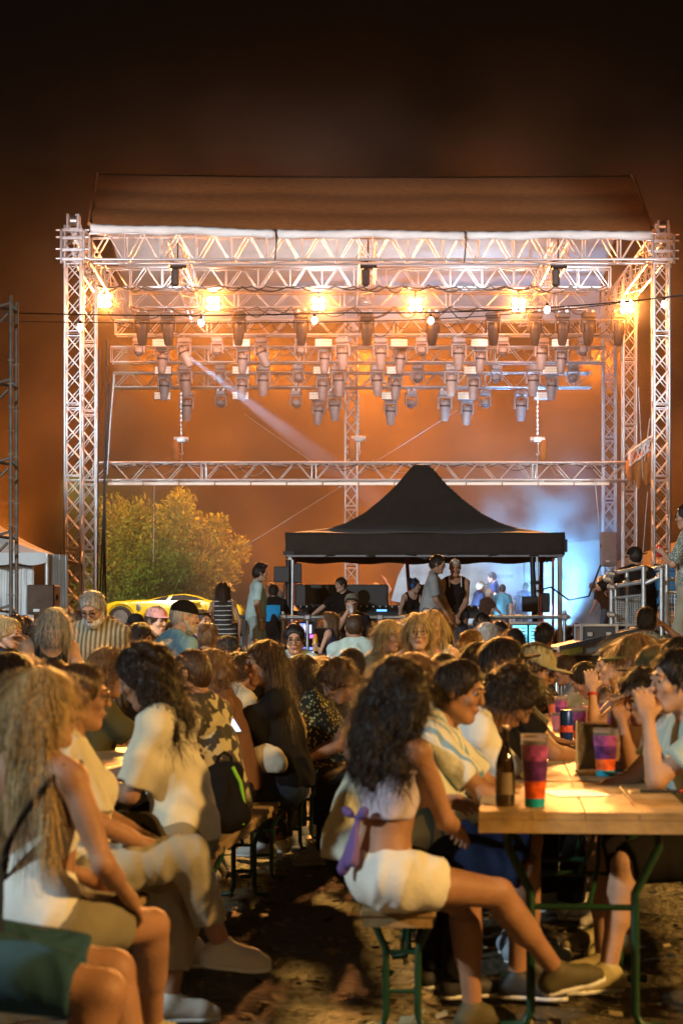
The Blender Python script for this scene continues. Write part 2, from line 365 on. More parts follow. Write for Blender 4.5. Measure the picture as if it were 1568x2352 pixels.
# roof trusses running back, seen as ladders behind each chain motor
for i, (x, lab) in enumerate(((405, 'left'), (844, 'middle'), (1283, 'right'))):
    xx = pxx(x, 51)
    truss('%s rafter truss running back from its black chain motor' % lab, 'truss', (xx, 50.6, pz(585, 51)), (xx, 60, pz(600, 51)), .5, .4, bay=.5, style='zig', posts=5)

def tower_head(label, px, d, ytop, w):
    """sleeve block and pulley head on top of a tower"""
    m = F / d; t = thing('tower_head', label, 'tower head', (pxx(px, d), d, pz(600, d)))
    H = pz(ytop, d) - pz(600, d); W = w / m
    for s1 in (-1, 1):
        for s2 in (-1, 1): bar('corner_tube', t, (s1 * W * .72, s2 * W * .72, -.1), (s1 * W * .72, s2 * W * .72, H * .62), .035)
    for z in (0, .2, .45, .62):
        mb = MB(); q = W * .72
        for a, b in (((-q, -q), (q, -q)), ((q, -q), (q, q)), ((q, q), (-q, q)), ((-q, q), (-q, -q))): mb.box(((a[0] + b[0]) / 2, (a[1] + b[1]) / 2, H * z), (abs(a[0] - b[0]) + .06, abs(a[1] - b[1]) + .06, .07))
        mb.build('sleeve_ring', ALUD, t)
    for s1 in (-1, 1):
        for z in (.02, .22, .47, .62): MB().tube((s1 * W * .5, -q, H * z), (s1 * W * 1.05, -q, H * z), .028).build('bolt', ALU, t)
        MB().box((s1 * W * .33, -W * .2, H * .8), (.05, .4, H * .34)).build('cheek_plate', ALUD, t)
    MB().tube((-.08, -.05, H * .86), (.08, -.05, H * .86), .13, n=14).build('pulley', ALUD, t)
    MB().box((0, 0, H * .66), (W * 1.1, W, .06)).build('top_plate', ALU, t)
    MB().path([(0, .05, H * .95), (.06, 0, H * 1.0), (.1, .02, H * .97)], .03).build('hook', ALU, t)
tower_head('sleeve block with bolts and pulley crowning the outermost left tower', 170, 50, 492, 36)
tower_head('sleeve block with bolts and pulley crowning the outermost right tower', 1519, 50, 508, 34)

# ---------------------------------------------------------------- stage roof
def roof():
    t = thing('stage_roof', 'large sagging fabric roof over the stage with three panels and a white valance', 'roof', (0, 0, 0))
    ridge_d, eave_d, back_d = 54.0, 49.5, 62.0
    ex = [205, 633, 1068, 1500]; rx = [222, 632, 1034, 1452]
    ey = [514, 527, 531, 530]; ry = [398, 404, 405, 402]
    for k in range(3):
        nu, nv = 14, 22; V = []
        def pt(u, v):     # v 0 eave .. 1 ridge .. 2 back
            e = at(ex[k] + (ex[k + 1] - ex[k]) * u, ey[k] + (ey[k + 1] - ey[k]) * u, eave_d)
            r = at(rx[k] + (rx[k + 1] - rx[k]) * u, ry[k] + (ry[k + 1] - ry[k]) * u, ridge_d)
            if v <= 1:
                p = e.lerp(r, v); bl = .022 * abs(math.sin(v * math.pi * 3)) ; p.z += bl * 1.4 - .06 * math.sin(u * math.pi) * math.sin(v * math.pi)
                p.y -= bl
            else:
                b = Vector((r.x * 1.02, back_d, 12.35)); p = r.lerp(b, v - 1)
            
            return p
        for i in range(nu + 1):
            for j in range(2 * nv + 1): V.append(pt(i / nu, j / nv))
        I = np.arange((nu + 1) * (2 * nv + 1)).reshape(nu + 1, 2 * nv + 1)
        top = [tuple(p) for p in V]; bot = [(p[0], p[1] + .02, p[2] - .05) for p in top]; n0 = len(top)
        me = bpy.data.meshes.new('roof_panel')
        fs = [(I[i, j], I[i + 1, j], I[i + 1, j + 1], I[i, j + 1]) for i in range(nu) for j in range(2 * nv)]
        fb = [(n0 + a, n0 + d, n0 + c, n0 + b) for a, b, c, d in fs]
        me.from_pydata(top + bot, [], [tuple(map(int, f)) for f in fs] + [tuple(map(int, f)) for f in fb]); me.materials.append(CANVAS); me.materials.append(WHITEC)
        me.polygons.foreach_set('use_smooth', [True] * len(me.polygons)); me.polygons.foreach_set('material_index', [0] * len(fs) + [1] * len(fb))
        link(bpy.data.objects.new('roof_panel', me), t)
        # valance strip, slightly rumpled
        vs = []; n = 40
        for i in range(n + 1):
            u = i / n; e = at(ex[k] + (ex[k + 1] - ex[k]) * u, ey[k] + (ey[k + 1] - ey[k]) * u, eave_d); e.x += .03 if u < .02 else (-.03 if u > .98 else 0)
            for j in range(4):
                q = j / 3; vs.append((e.x, e.y - .03 - .05 * math.sin(q * 3.1) - .012 * math.sin(i * 1.7 + j * 2 + k), e.z + .01 - q * (.22 + .02 * math.sin(i * .5 + k)) - .015 * math.sin(u * 9)))
        fs = [(i * 4 + j, i * 4 + j + 1, (i + 1) * 4 + j + 1, (i + 1) * 4 + j) for i in range(n) for j in range(3)]
        mb = MB().add(vs, fs, True); o = mb.build('valance', WHITEC, t)
        md = o.modifiers.new('s', 'SOLIDIFY'); md.thickness = .015
    for k, x in ((1, 633), (2, 1068)):
        p = at(x, ey[k], eave_d - .08); MB().path([p, p + Vector((.02, 0, -.3)), p + Vector((-.02, .05, -.75))], .02).build('strap', BLACKP, t)
    for s, x in ((0, 210), (3, 1497)):      # gable edge keder
        a = at(ex[s], ey[s], eave_d); b = at(rx[s], ry[s], ridge_d); mb = MB().tube(a, b, .05); mb.tube(b, Vector((b.x * 1.02, back_d, 12.35)), .05); mb.build('edge_pole', CANVAS, t)
roof()
def diag_backs():
    # back wall of canvas below the ridge, pale
    t = thing('back_canvas', 'narrow white canvas strip hanging along the rear of the stage roof', 'canvas', (0, 61.8, 0))
    vs = []; n = 60
    for i in range(n + 1):
        u = i / n; x = -7.2 + 15.2 * u
        for j in range(5): vs.append((x, .06 * math.sin(i * .9) + .04 * math.sin(i * 2.3 + j), 12.35 - j * .28))
    MB().add(vs, [(i * 5 + j, i * 5 + j + 1, (i + 1) * 5 + j + 1, (i + 1) * 5 + j) for i in range(n) for j in range(4)], True).build('canvas', WHITEC, t)
diag_backs()

# ---------------------------------------------------------------- LED strip under the low truss
t = thing('light_batten', 'white light batten of joined tubes hanging under the long low truss', 'light batten', at(246, 1111, 54.8))
STRIP = mat('milky_tube', (.8, .78, .72), .4, emit=(1, .72, .5), strength=.35, noise=0)
n = 14; L = pxx(1400, 54.8) - pxx(246, 54.8)
for i in range(n): MB().box((L * (i + .5) / n, 0, 0), (L / n - .03, .09, .075), bev=.012).build('tube', STRIP, t)

# ---------------------------------------------------------------- chain hoists
def hoist(label, px, py, d, ytop, bagdx, dark=False):
    t = thing('chain_hoist', label, 'chain hoist', at(px, py, d), 0, 'chain hoists over the stage')
    m1 = BLACKM if dark else ALU
    MB().box((0, 0, 0), (.26, .16, .17), bev=.03).build('motor', m1, t); MB().tube((-.2, 0, .01), (.2, 0, .01), .075, n=12).build('gear_case', m1, t)
    H = pz(ytop, d) - pz(py, d); mb = MB(); k = 0; z = .08
    while z < H:
        a = .018 if k % 2 else 0; b = 0 if k % 2 else .018
        mb.box((0, 0, z + .03), (.012 + 2 * a, .012 + 2 * b, .055)); z += .062; k += 1
    o = mb.build('chain', m1, t); o['kind'] = 'stuff'
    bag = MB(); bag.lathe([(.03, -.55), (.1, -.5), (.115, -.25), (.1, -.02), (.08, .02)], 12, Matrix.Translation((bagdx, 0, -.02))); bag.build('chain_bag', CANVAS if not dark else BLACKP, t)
    MB().path([(0.02, 0, -.08), (.02, 0, -.3), (.05, 0, -.38), (.0, 0, -.43), (-.04, 0, -.37)], .016).build('hook', m1, t); MB().tube((0, 0, -.4), (0, 0, -.62), .01).build('sling', STEEL, t)
hoist('left chain hoist with grey bag over the low truss', 416, 1010, 55, 905, -.16)
hoist('middle chain hoist in front of the lone rear tower', 823, 1008, 55, 905, -.17)
hoist('right chain hoist with grey bag over the low truss', 1234, 1010, 55, 905, .16)
def roof_motor(label, px):
    d = 50.4; t = thing('roof_motor', label, 'motor', at(px, 608, d), 0, 'black motors under the front roof truss')
    MB().box((0, 0, 0), (.34, .24, .2), bev=.04).build('motor', BLACKM, t); MB().tube((-.2, 0, 0), (.22, 0, 0), .09, n=12).build('gear_case', BLACKM, t)
    MB().box((-.06, 0, -.32), (.2, .2, .46), bev=.05).build('chain_bag', BLACKP, t); MB().tube((0, 0, .1), (0, 0, .72), .02).build('chain', BLACKM, t)
    MB().tube((0, 0, .62), (-.4, 0, .05), .012).build('sling', ALUD, t); MB().tube((0, 0, .62), (.4, 0, .05), .012).build('sling', ALUD, t)
for i, x in enumerate((408, 845, 1281)): roof_motor('black chain motor with bag under the front roof truss, %s' % ('left one', 'middle one', 'right one')[i], x)

# ---------------------------------------------------------------- stage lamps
LENS = mat('lamp_lens', (.3, .32, .36), .1, noise=0, spec=1)
SILV = mat('grey_lamp_body', (.40, .40, .43), .45, .15, noise=.15)
DARK = mat('dark_and_shaded_lamp_body', (.03, .028, .028), .5)
def moving_head(tilt, size, body, long=True):
    """base box hanging down, U yoke, pivoting head with lens (origin at the clamp, hangs along -Z)"""
    s = size; t = thing('moving_head', 'x', 'stage lamp')
    MB().box((0, 0, -.09 * s), (.34 * s, .26 * s, .14 * s), bev=.03 * s).build('base', body, t)
    cl = MB(); cl.box((-.09 * s, 0, .0), (.06 * s, .07 * s, .1 * s)); cl.box((.09 * s, 0, .0), (.06 * s, .07 * s, .1 * s)); cl.build('clamp', ALUD, t)
    yk = MB(); yk.box((0, 0, -.185 * s), (.36 * s, .12 * s, .045 * s), bev=.01 * s)
    for k in (-1, 1): yk.box((k * .17 * s, 0, -.34 * s), (.045 * s, .12 * s, .32 * s), bev=.015 * s)
    yk.build('yoke', body, t)
    M = Matrix.Translation((0, 0, -.41 * s)) @ Matrix.Rotation(R(tilt[0]), 4, 'X') @ Matrix.Rotation(R(tilt[1]), 4, 'Y')
    pr = [(.07, .17), (.12, .15), (.135, .05), (.135, -.1), (.125, -.22), (.10, -.36), (.085, -.40)] if long else [(.06, .1), (.12, .08), (.135, 0), (.13, -.1), (.125, -.13)]
    h = MB().lathe([(r * s, z * s) for r, z in pr[::-1]], 16, M).build('head', body, t)
    MB().lathe([(.139 * s, -.02 * s), (.143 * s, .0), (.139 * s, .03 * s)], 16, M, cap=False).build('collar', DARK, h)
    hd_ = MB(); hd_.path([M @ Vector((k2 * .12 * s, -.13 * s, z2 * s)) for k2, z2 in ((-.5, .1), (-.5, .16), (.5, .16), (.5, .1))], .012 * s, 5); hd_.build('handle', DARK, h)
    zz = pr[-1][1] * s; MB().lathe([(.002, zz - .012), (pr[-1][0] * s * .85, zz - .008)], 14, M).build('lens', LENS, h)
    return t
def strobe():
    t = thing('strobe_light', 'x', 'stage lamp')
    MB().box((0, 0, -.12), (.5, .12, .24), bev=.02).build('housing', SILV, t)
    SB = mat('strobe_tube', (.8, .78, .7), .3, emit=(1, .75, .55), strength=.6, noise=0)
    for k in (-1, 0, 1): MB().box((0, -.064, -.12 + k * .07), (.47, .012, .05)).build('tube', SB, t)
    MB().box((0, 0, -.01), (.3, .06, .04)).build('bracket', SILV, t); return t
rows = [('top', 57, 774, [(318, 's'), (370, 'b'), (423, 't'), (498, 's'), (555, 'b'), (600, 't'), (690, 's'), (743, 'b'), (787, 'l'), (874, 'l'), (916, 'b'), (968, 's'), (1053, 'l'), (1100, 'b'), (1155, 's'), (1243, 'l'), (1286, 'b'), (1339, 's')]),
        ('middle', 58.5, 837, [(375, 'b'), (425, 'l'), (505, 's'), (553, 'b'), (604, 'l'), (685, 's'), (738, 'b'), (778, 'l'), (866, 'l'), (906, 'b'), (959, 's'), (1036, 'l'), (1084, 'b'), (1139, 's'), (1224, 'l'), (1264, 'b'), (1316, 's')]),
        ('bottom', 60, 896, [(373, 'b'), (428, 'l'), (507, 's'), (552, 'b'), (680, 's'), (728, 'b'), (768, 'l'), (894, 'b'), (944, 's'), (1021, 'l'), (1069, 'b'), (1114, 's'), (1196, 'l'), (1244, 'b')])]
protos = {'s': moving_head((70, 0), .95, SILV, False), 'l': moving_head((6, 0), 1.15, SILV), 't': moving_head((0, -24), 1.1, SILV), 'm': moving_head((3, 4), 1.05, SILV), 'b': strobe()}
for k, dmh in (('d', moving_head((12, 0), 1.15, DARK)),): protos[k] = dmh  # backlit heads: their shade is put into the dark body colour
used = set()
def place(key, loc, label, group):
    o = protos[key]; rot = (0, 0, R(rnd.uniform(-16, 16) if key != 'b' else rnd.uniform(-4, 4)))
    if key not in used: used.add(key); o.location = loc; o.rotation_euler = rot; o['label'] = label; o['group'] = group; return o
    return dup(o, None, loc, rot, label, group)
for rn, d, y, L in rows:
    cs = {'strobe': 0, 'short': 0, 'long': 0, 'low': 0}
    for x, k in L:
        if k == 'b':
            place('b', at(x, y + 4, d), '%s wide white strobe light from the left in the %s lamp row' % (ORD[cs['strobe']], rn), 'strobe lights on the lamp trusses'); cs['strobe'] += 1
            if rn != 'bottom' or x in (728, 894, 1069):
                place('m', at(x + 3, y + 16, d + .35), '%s moving head peeping out below a strobe in the %s row' % (ORD[cs['low']], rn), 'moving heads on the lamp trusses'); cs['low'] += 1
        elif k == 's':
            place('s', at(x, y, d), '%s short round moving head from the left in the %s lamp row' % (ORD[cs['short']], rn), 'moving heads on the lamp trusses'); cs['short'] += 1
        else:
            place(k, at(x, y, d), '%s long moving head from the left in the %s lamp row' % (ORD[cs['long']], rn), 'moving heads on the lamp trusses'); cs['long'] += 1
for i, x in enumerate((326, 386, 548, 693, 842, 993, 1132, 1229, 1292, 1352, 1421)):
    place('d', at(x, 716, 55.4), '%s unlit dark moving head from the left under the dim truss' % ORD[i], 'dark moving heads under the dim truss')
# the blinding four-lamp units
BULB = mat('blinder_bulb', (1, .9, .7), .3, emit=(1, .86, .66), strength=60, noise=0)
bl = None
for i, (x, y) in enumerate(((240, 690), (490, 697), (731, 697), (954, 699), (1190, 700), (1439, 703))):
    p = at(x, y, 54.6); lab = '%s blazing four-lamp orange blinder from the left on the stage rig' % ORD[i]
    if bl is None:
        bl = thing('blinder_light', lab, 'stage lamp', p, 0, 'four-lamp blinders on the stage rig')
        MB().box((0, .09, 0), (.42, .12, .42), bev=.03).build('housing', DARK, bl)
        MB().box((0, .1, .32), (.06, .06, .2)).build('bracket', DARK, bl)
        for a in (-1, 1):
            for b in (-1, 1): MB().ball((a * .105, 0, b * .105), (.068, .04, .068), 12, 8).build('bulb', BULB, bl)
    else: dup(bl, None, p, None, lab)
    l = lamp('SPOT', 'blinder_glow', p + Vector((0, -.15, 0)), 2800, (1, .31, .06), .2, p + Vector((0, -30, -12)), 140, .4)
    lamp('POINT', 'blinder_spill', p + Vector((0, .3, -.1)), 260, (1, .25, .03), .2)
    lamp('SPOT', 'blinder_beam', p + Vector((0, -.15, 0)), 17000, (1, .38, .09), .22, (p.x * .2, 10, 1), 30, .8)
# festoon bulbs on their wire
BULB2 = mat('festoon_bulb', (1, .95, .85), .3, emit=(1, .92, .8), strength=30, noise=0)
fb = None
wires = thing('festoon_wire', 'black wire with hanging bulbs sagging across the front of the stage', 'wire', (0, 0, 0))
bp = [(184, 751), (462, 741), (722, 735), (989, 736), (1256, 711), (1525, 698)]
for i, (x, y) in enumerate(bp):
    lab = '%s bare white festoon bulb from the left in front of the stage' % ORD[i]; p = at(x, y, 40)
    if fb is None:
        fb = thing('festoon_bulb', lab, 'light bulb', p, 0, 'festoon bulbs across the stage')
        MB().ball((0, 0, 0), (.058, .058, .075), 12, 8).build('bulb', BULB2, fb); MB().tube((0, 0, .05), (0, 0, .13), .03).build('socket', BLACKP, fb)
    else: dup(fb, None, p, None, lab)
def sag(a, b, s, n=24): return [a.lerp(b, i / n) - Vector((0, 0, s * 4 * (i / n) * (1 - i / n))) for i in range(n + 1)]
MB().path(sag(at(-40, 716, 40), at(800, 718, 40), .06) + sag(at(800, 718, 40), at(1620, 672, 40), .12)[1:], .014).build('cable', BLACKP, wires)
MB().path(sag(at(-40, 736, 40.3), at(900, 736, 40.3), .05) + sag(at(900, 736, 40.3), at(1620, 668, 40.3), .1)[1:], .010).build('cable', BLACKP, wires)
# rigging cables
def cable(label, pts, r=.012, m=STEEL): MB().path(pts, r).build('cable', m, None, label=label, cat='cable')
cable('thin guy wire slanting from the rear rig down to the left of centre', [at(560, 950, 61), at(716, 1060, 61)])
cable('thin guy wire slanting up to the right above the canopy peak', [at(866, 1058, 61), at(1050, 942, 61)])
cable('long guy wire with a knot falling left from the low truss', [at(782, 1118, 58), at(560, 1256, 58)], .014)
cable('thin wire hanging down before the tree', [at(354, 1112, 60), at(352, 1290, 60)], .012)
for i, (x0, y0, x1, y1, lab) in enumerate(((228, 800, 224, 1400, 'leftmost dark cable hanging beside the inner left tower'), (246, 780, 236, 1400, 'dark cable falling straight beside the left truss end'), (252, 880, 228, 1400, 'slanting dark cable left of the tree'), (262, 860, 246, 1090, 'short pale cable dropping to the left end of the low truss'), (240, 1060, 243, 1420, 'dark pole-like cable in front of the tree and yellow car'))):
    cable(lab, [at(x0, y0, 50), at((x0 + x1) / 2 - 1, (y0 + y1) / 2, 50), at(x1, y1, 50)], .02 if i != 4 else .028, STEEL if i in (3,) else BLACKM)
for x0, y0, x1, y1, lab in ((1466, 890, 1476, 1100, 'left rope of the two holding the tilted ladder truss'), (1492, 960, 1480, 1060, 'right rope of the two holding the tilted ladder truss'), (1487, 1130, 1474, 1300, 'pale rope between the right towers, slanting left'), (1494, 1120, 1512, 1290, 'pale rope between the right towers, slanting right'), (1366, 1100, 1376, 1210, 'thin rope above the grey loudspeaker')):
    cable(lab, [at(x0, y0, 52), at(x1, y1, 52)], .014)
truss('short ladder-like truss hanging tilted between the two outer right towers', 'truss', at(1444, 1056, 53), at(1494, 1018, 53), .35, .3, bay=.2, style='x', posts=3)
mb = MB(); 
for i in range(6): mb.lathe([(.03, -.65 - .1 * (i % 3)), (.12, -.5), (.14, -.2), (.05, 0)], 10, Matrix.Translation(at(1448 + i * 9, 1050 - (i % 2) * 12, 53)))
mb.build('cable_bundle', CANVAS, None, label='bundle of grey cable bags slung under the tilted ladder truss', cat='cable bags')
# beam of a moving head
lamp('SPOT', 'beam_lamp', at(424, 812, 56.3), 90000, (.36, .56, 1), .05, at(776, 1080, 57.9), 8.0, .9)

# slack cables tied along the trusses
def slack(label, x0, x1, y, d, step, drop, r=.011, m=BLACKP, seed=1, extra=0):
    g = random.Random(seed); t = thing('cable', label, 'cable', at(x0, y, d)); o = t.location
    for k in range(1 + extra):
        pts = []; x = x0
        while x < x1:
            nx_ = min(x1, x + step * g.uniform(.6, 1.4)); a_, b_ = at(x, y + g.uniform(-2, 2), d) - o, at(nx_, y + g.uniform(-2, 2), d) - o; s_ = drop * g.uniform(.4, 1.5)
            pts += sag(a_, b_, s_, 7)[:-1]; x = nx_
        MB().path([p + Vector((0, -.02 * k - .22, 0)) for p in pts], r, 5).build('cable_run', m, t)
slack('black cables looping along the long low truss', 250, 1420, 1062, 55, 70, .16, extra=1, seed=3)
slack('pale cable loosely wound along the long low truss', 250, 1300, 1060, 55, 110, .30, .008, ALUD, 4)
slack('black cables sagging along the dim lamp truss', 300, 1350, 708, 55.5, 80, .22, .018, BLACKP, 5, 1)
slack('black cables sagging along the bright lamp truss', 268, 1405, 740, 57, 60, .3, .014, BLACKP, 6)
slack('cables hanging from the middle lamp truss', 258, 1386, 802, 58.5, 75, .28, .010, ALUD, 7)
slack('dark cable bundle running along the second roof truss', 228, 1398, 660, 54, 60, .12, .02, BLACKP, 8, 1)
# ================================================================ stage deck and things on it
DECK = mat('stage_deck', (.05, .05, .05), .6, noise=.3)
MB().box((.6, 58.6, .62), (16.4, 13.2, 1.24)).build('stage_deck', DECK, None, kind='structure')
CONC = mat('grey_scenery_board', (.34, .34, .33), .85, noise=.35, nscale=1.8, bump=.3, bscale=6)
CONCD = mat('recess_shade', (.10, .10, .105), .85, noise=.3)  # shade of the recesses put into a darker grey
def scenery():
    d = 63.2
    def slab(label, pts, th=.18, dd=d, m=CONC, holes=(), braces=()):
        t = thing('scenery_panel', label, 'stage scenery', at(pts[0][0], pts[0][1], dd)); o = at(pts[0][0], pts[0][1], dd)
        v = [at(x, y, dd) - o for x, y in pts]; n = len(v); vs = v + [p + Vector((0, th, 0)) for p in v]
        MB().add(vs, [tuple(range(n)), tuple(range(2 * n - 1, n - 1, -1))] + [(i, n + i, n + (i + 1) % n, (i + 1) % n) for i in range(n)]).build('board', m, t)
        for h in holes:
            c = [at(x, y, dd) - o + Vector((0, -.012, 0)) for x, y in h]; q = len(c)
            b = MB(); b.add(c + [p + Vector((0, -.06, 0)) for p in c], [tuple(range(q, 2 * q))] + [(i, (i + 1) % q, q + (i + 1) % q, q + i) for i in range(q)])
            b.build('recess_shade_bar', CONCD, t)  # raised dark strip stands in for a shaded recess
    slab('pale draped rock-like scenery piece leaning behind the sound desk', [(898, 1380), (915, 1320), (948, 1262), (1010, 1240), (1016, 1400)], .3, 62.9, holes=[])
    slab('grey textured scenery wall behind the woman in the black vest', [(1012, 1262), (1200, 1264), (1204, 1440), (1008, 1440)], .18, 63.4,
         holes=[[(1106, 1322), (1120, 1324), (1178, 1346), (1176, 1340)][:0] or [(1100, 1378), (1110, 1378), (1136, 1328), (1176, 1328), (1178, 1320), (1130, 1319)]])
    slab('second grey scenery wall with a slanted shaded recess, half lost in blue smoke', [(1206, 1256), (1380, 1240), (1384, 1440), (1208, 1440)], .18, 63.5,
         holes=[[(1212, 1392), (1224, 1392), (1252, 1332), (1300, 1332), (1300, 1322), (1244, 1322)]])
    slab('low pale riser board in front of the performers', [(1150, 1396), (1290, 1398), (1290, 1440), (1150, 1440)], .4, 60.5)
scenery()
# loudspeaker cabinets
def speaker(label, x0, y0, x1, y1, d, dep, m, rz=0):
    a = at(x0, y0, d); b = at(x1, y1, d); wd = b.x - a.x; h = a.z - b.z
    t = thing('loudspeaker', label, 'loudspeaker', ((a.x + b.x) / 2, d, b.z), rz)
    MB().box((0, dep / 2, h / 2), (wd, dep, h), bev=.015).build('cabinet', m, t)
    MB().box((0, -.012, h * .52), (wd * .92, .018, h * .9), bev=.004).build('grille', m, t)
    MB().box((wd * .0 - wd * .15, -.026, h * .14), (.11, .01, .05), bev=.003).build('badge', WHITEP, t)
    for s in (-1, 1): MB().tube((s * wd * .5, dep * .4, h * .6), (s * (wd * .5 + .03), dep * .4, h * .6), .05, n=8).build('handle', BLACKP, t)
    return t
BROWN = mat('brown_black_paint', (.085, .045, .025), .7, noise=.3)
speaker('big brown-black subwoofer cabinet in front of the white marquee', 62, 1343, 125, 1412, 34, .7, BROWN)
GREYS = mat('grey_speaker_paint', (.22, .22, .23), .6)
speaker('grey loudspeaker column hanging in smoke beside the innermost right tower', 1383, 1222, 1417, 1300, 57, .6, GREYS)

# ---------------------------------------------------------------- tree
def tree():
    rng = np.random.default_rng(5); t = thing('leafy_tree', 'broad bushy tree with long narrow leaves, lit yellow-green behind the stage', 'tree', (-6.35, 71, 0))
    bark = mat('bark', (.12, .09, .06), .9, noise=.3, bump=.5)
    mb = MB(); mb.path([(0, 0, 0), (.1, 0, 1.2), (-.1, .1, 2.2)], .22, 9)
    mb.build('trunk', bark, t)
    lobes = []
    for i in range(46):
        a = rng.uniform(0, 2 * math.pi); rr = rng.uniform(0, 1) ** .6; z = rng.uniform(1.4, 6.3)
        wz = 2.9 * math.sqrt(max(.05, 1 - ((z - 3.3) / 3.4) ** 2)); lobes.append((wz * rr * math.cos(a), wz * rr * math.sin(a) * .8, z, rng.uniform(.45, .95)))
    lobes += [(q_, rng.uniform(-1, 1), z_, .85) for q_, z_ in ((-.3, 5.3), (.4, 5.7), (.1, 4.7), (-.8, 5.6), (.9, 5.0), (-1.4, 4.8))]
    br = MB()
    for l in lobes[:26]:
        b = Vector(l[:3]); m = Vector((b.x * .4, b.y * .4, 2.0 + (b.z - 2) * .35)); br.path([(-.05, .05, 1.9), m, b], .035, 5)
    br.build('branches', bark, t)
    n = 36000; L = np.array(lobes); k = rng.integers(0, len(L), n)
    dirs = rng.normal(size=(n, 3)); dirs /= np.linalg.norm(dirs, axis=1)[:, None]
    P = L[k, :3] + dirs * (L[k, 3] * rng.uniform(.35, 1.08, n))[:, None]
    ax = dirs + rng.normal(size=(n, 3)) * .5 + np.array([0, 0, .25]); ax /= np.linalg.norm(ax, axis=1)[:, None]
    sd = np.cross(ax, rng.normal(size=(n, 3))); sd /= np.linalg.norm(sd, axis=1)[:, None]
    ln = rng.uniform(.10, .2, n)[:, None]; wd = ln * .17
    V = np.stack([P - ax * ln * .5, P + sd * wd, P + ax * ln * .5, P - sd * wd], 1).reshape(-1, 3); Q = np.arange(4 * n).reshape(n, 4)
    leaf = mat('laurel_leaf', (.085, .12, .03), .45, noise=.5, nscale=2.5, spec=.4)
    o = bpy.data.objects.new('crown', mesh_np('crown', V, Q, leaf, False)); link(o, t, kind='stuff')
tree()
# dark shrub mass beyond
# ---------------------------------------------------------------- yellow sports car
def car():
    YEL = mat('yellow_car_paint', (.90, .62, .01), .28, noise=.05, spec=.8); GL = mat('car_glass', (.05, .06, .07), .12, noise=0, spec=1); TY = mat('tyre_rubber', (.02, .02, .02), .8)
    d = 61; s = F / d; x0, x1 = 244, 560
    t = thing('sports_car', 'bright yellow low sports car parked on the stage before the tree', 'car', (pxx((x0 + x1) / 2, d), d, 0))
    o = t.location
    def L(px, py): p = at(px, py, d); return (p.x - o.x, p.z)
    # side outline from nose (left) to tail
    top = [(246, 1396), (252, 1388), (270, 1382), (310, 1379), (345, 1378), (372, 1372), (400, 1366), (430, 1365), (455, 1369), (482, 1379), (520, 1384), (552, 1390), (560, 1402)]
    bot = [(560, 1424), (520, 1428), (400, 1430), (262, 1428), (248, 1418)]
    prof = [L(*p) for p in top + bot]; W = .92; secs = []
    import itertools
    levels = [(-W, .90), (-W * .93, .985), (-W * .6, 1.0), (0, 1.005), (W * .6, 1.0), (W * .93, .985), (W, .90)]
    zb = L(400, 1430)[1]; vs = []; n = len(prof)
    for y, k in levels:
        for (x, z) in prof:
            belt = L(300, 1385)[1]; zz = zb + (z - zb) * k; yy = y
            if z > belt: yy = y * (1 - .28 * min(1, (z - belt) / .25))
            vs.append((x * (k * .5 + .5), yy, zz))
    fs = [(j * n + i, j * n + (i + 1) % n, (j + 1) * n + (i + 1) % n, (j + 1) * n + i) for j in range(6) for i in range(n)] + [tuple(range(n - 1, -1, -1)), tuple(range(6 * n, 7 * n))]
    b = MB().add(vs, fs, True).build('body', YEL, t); b.modifiers.new('b', 'BEVEL').width = .02
    def glass(name, pts, y=-.70):
        q = [L(*p) for p in pts]; MB().add([(x, y - .02 + .0 * i, z) for i, (x, z) in enumerate(q)] + [(x, y + .03, z) for x, z in q], [tuple(range(len(q)))] + [(i, len(q) + i, len(q) + (i + 1) % len(q), (i + 1) % len(q)) for i in range(len(q))]).build(name, GL, t)
    glass('side_window', [(396, 1377), (403, 1368.5), (430, 1368), (452, 1372), (474, 1380), (470, 1384), (396, 1382)], -.76)
    glass('windscreen', [(352, 1380), (376, 1373), (392, 1369.5), (386, 1380), (380, 1381)], -.76)
    for cx in (285, 515):
        x, z = L(cx, 1420); q = thing; M = Matrix.Translation((x, -W - .005, z)) @ Matrix.Rotation(R(90), 4, 'X')
        wl = MB().lathe([(.02, -.02), (.33, -.02), (.36, .0), (.36, .12), (.3, .14)], 22, M).build('wheel', TY, t)
        MB().lathe([(.02, .135), (.05, .15), (.2, .125), (.24, .145)], 10, M).build('rim', ALUD, wl)
        am = MB(); 
        for k in range(14):
            a0, a1 = R(180 * k / 14), R(180 * (k + 1) / 14)
            am.add([(x + r_ * math.cos(a), -W - .02 - e, z + r_ * math.sin(a)) for a in (a0, a1) for r_, e in ((.40, 0), (.47, 0), (.44, .03))], [(0, 3, 5, 2), (2, 5, 4, 1)], True)
        am.build('wheel_arch', YEL, t)
    x, z = L(325, 1396); MB().lathe([(.01, 0), (.06, .002), (.07, -.01)], 14, Matrix.Translation((x, -W - .012, z)) @ Matrix.Rotation(R(90), 4, 'X') @ Matrix.Diagonal((1, 1.9, 1, 1))).build('emblem', STEEL, t)
    x, z = L(457, 1385); MB().ball((x, -W - .06, z), (.13, .07, .06), 10, 6).build('mirror', YEL, t)
    x, z = L(400, 1400); MB().box((x, -W - .004, z), (.012, .012, .32)).build('door_gap', BLACKP, t); x, z = L(476, 1400); MB().box((x, -W - .004, z), (.012, .012, .32)).build('door_gap', BLACKP, t)
car()
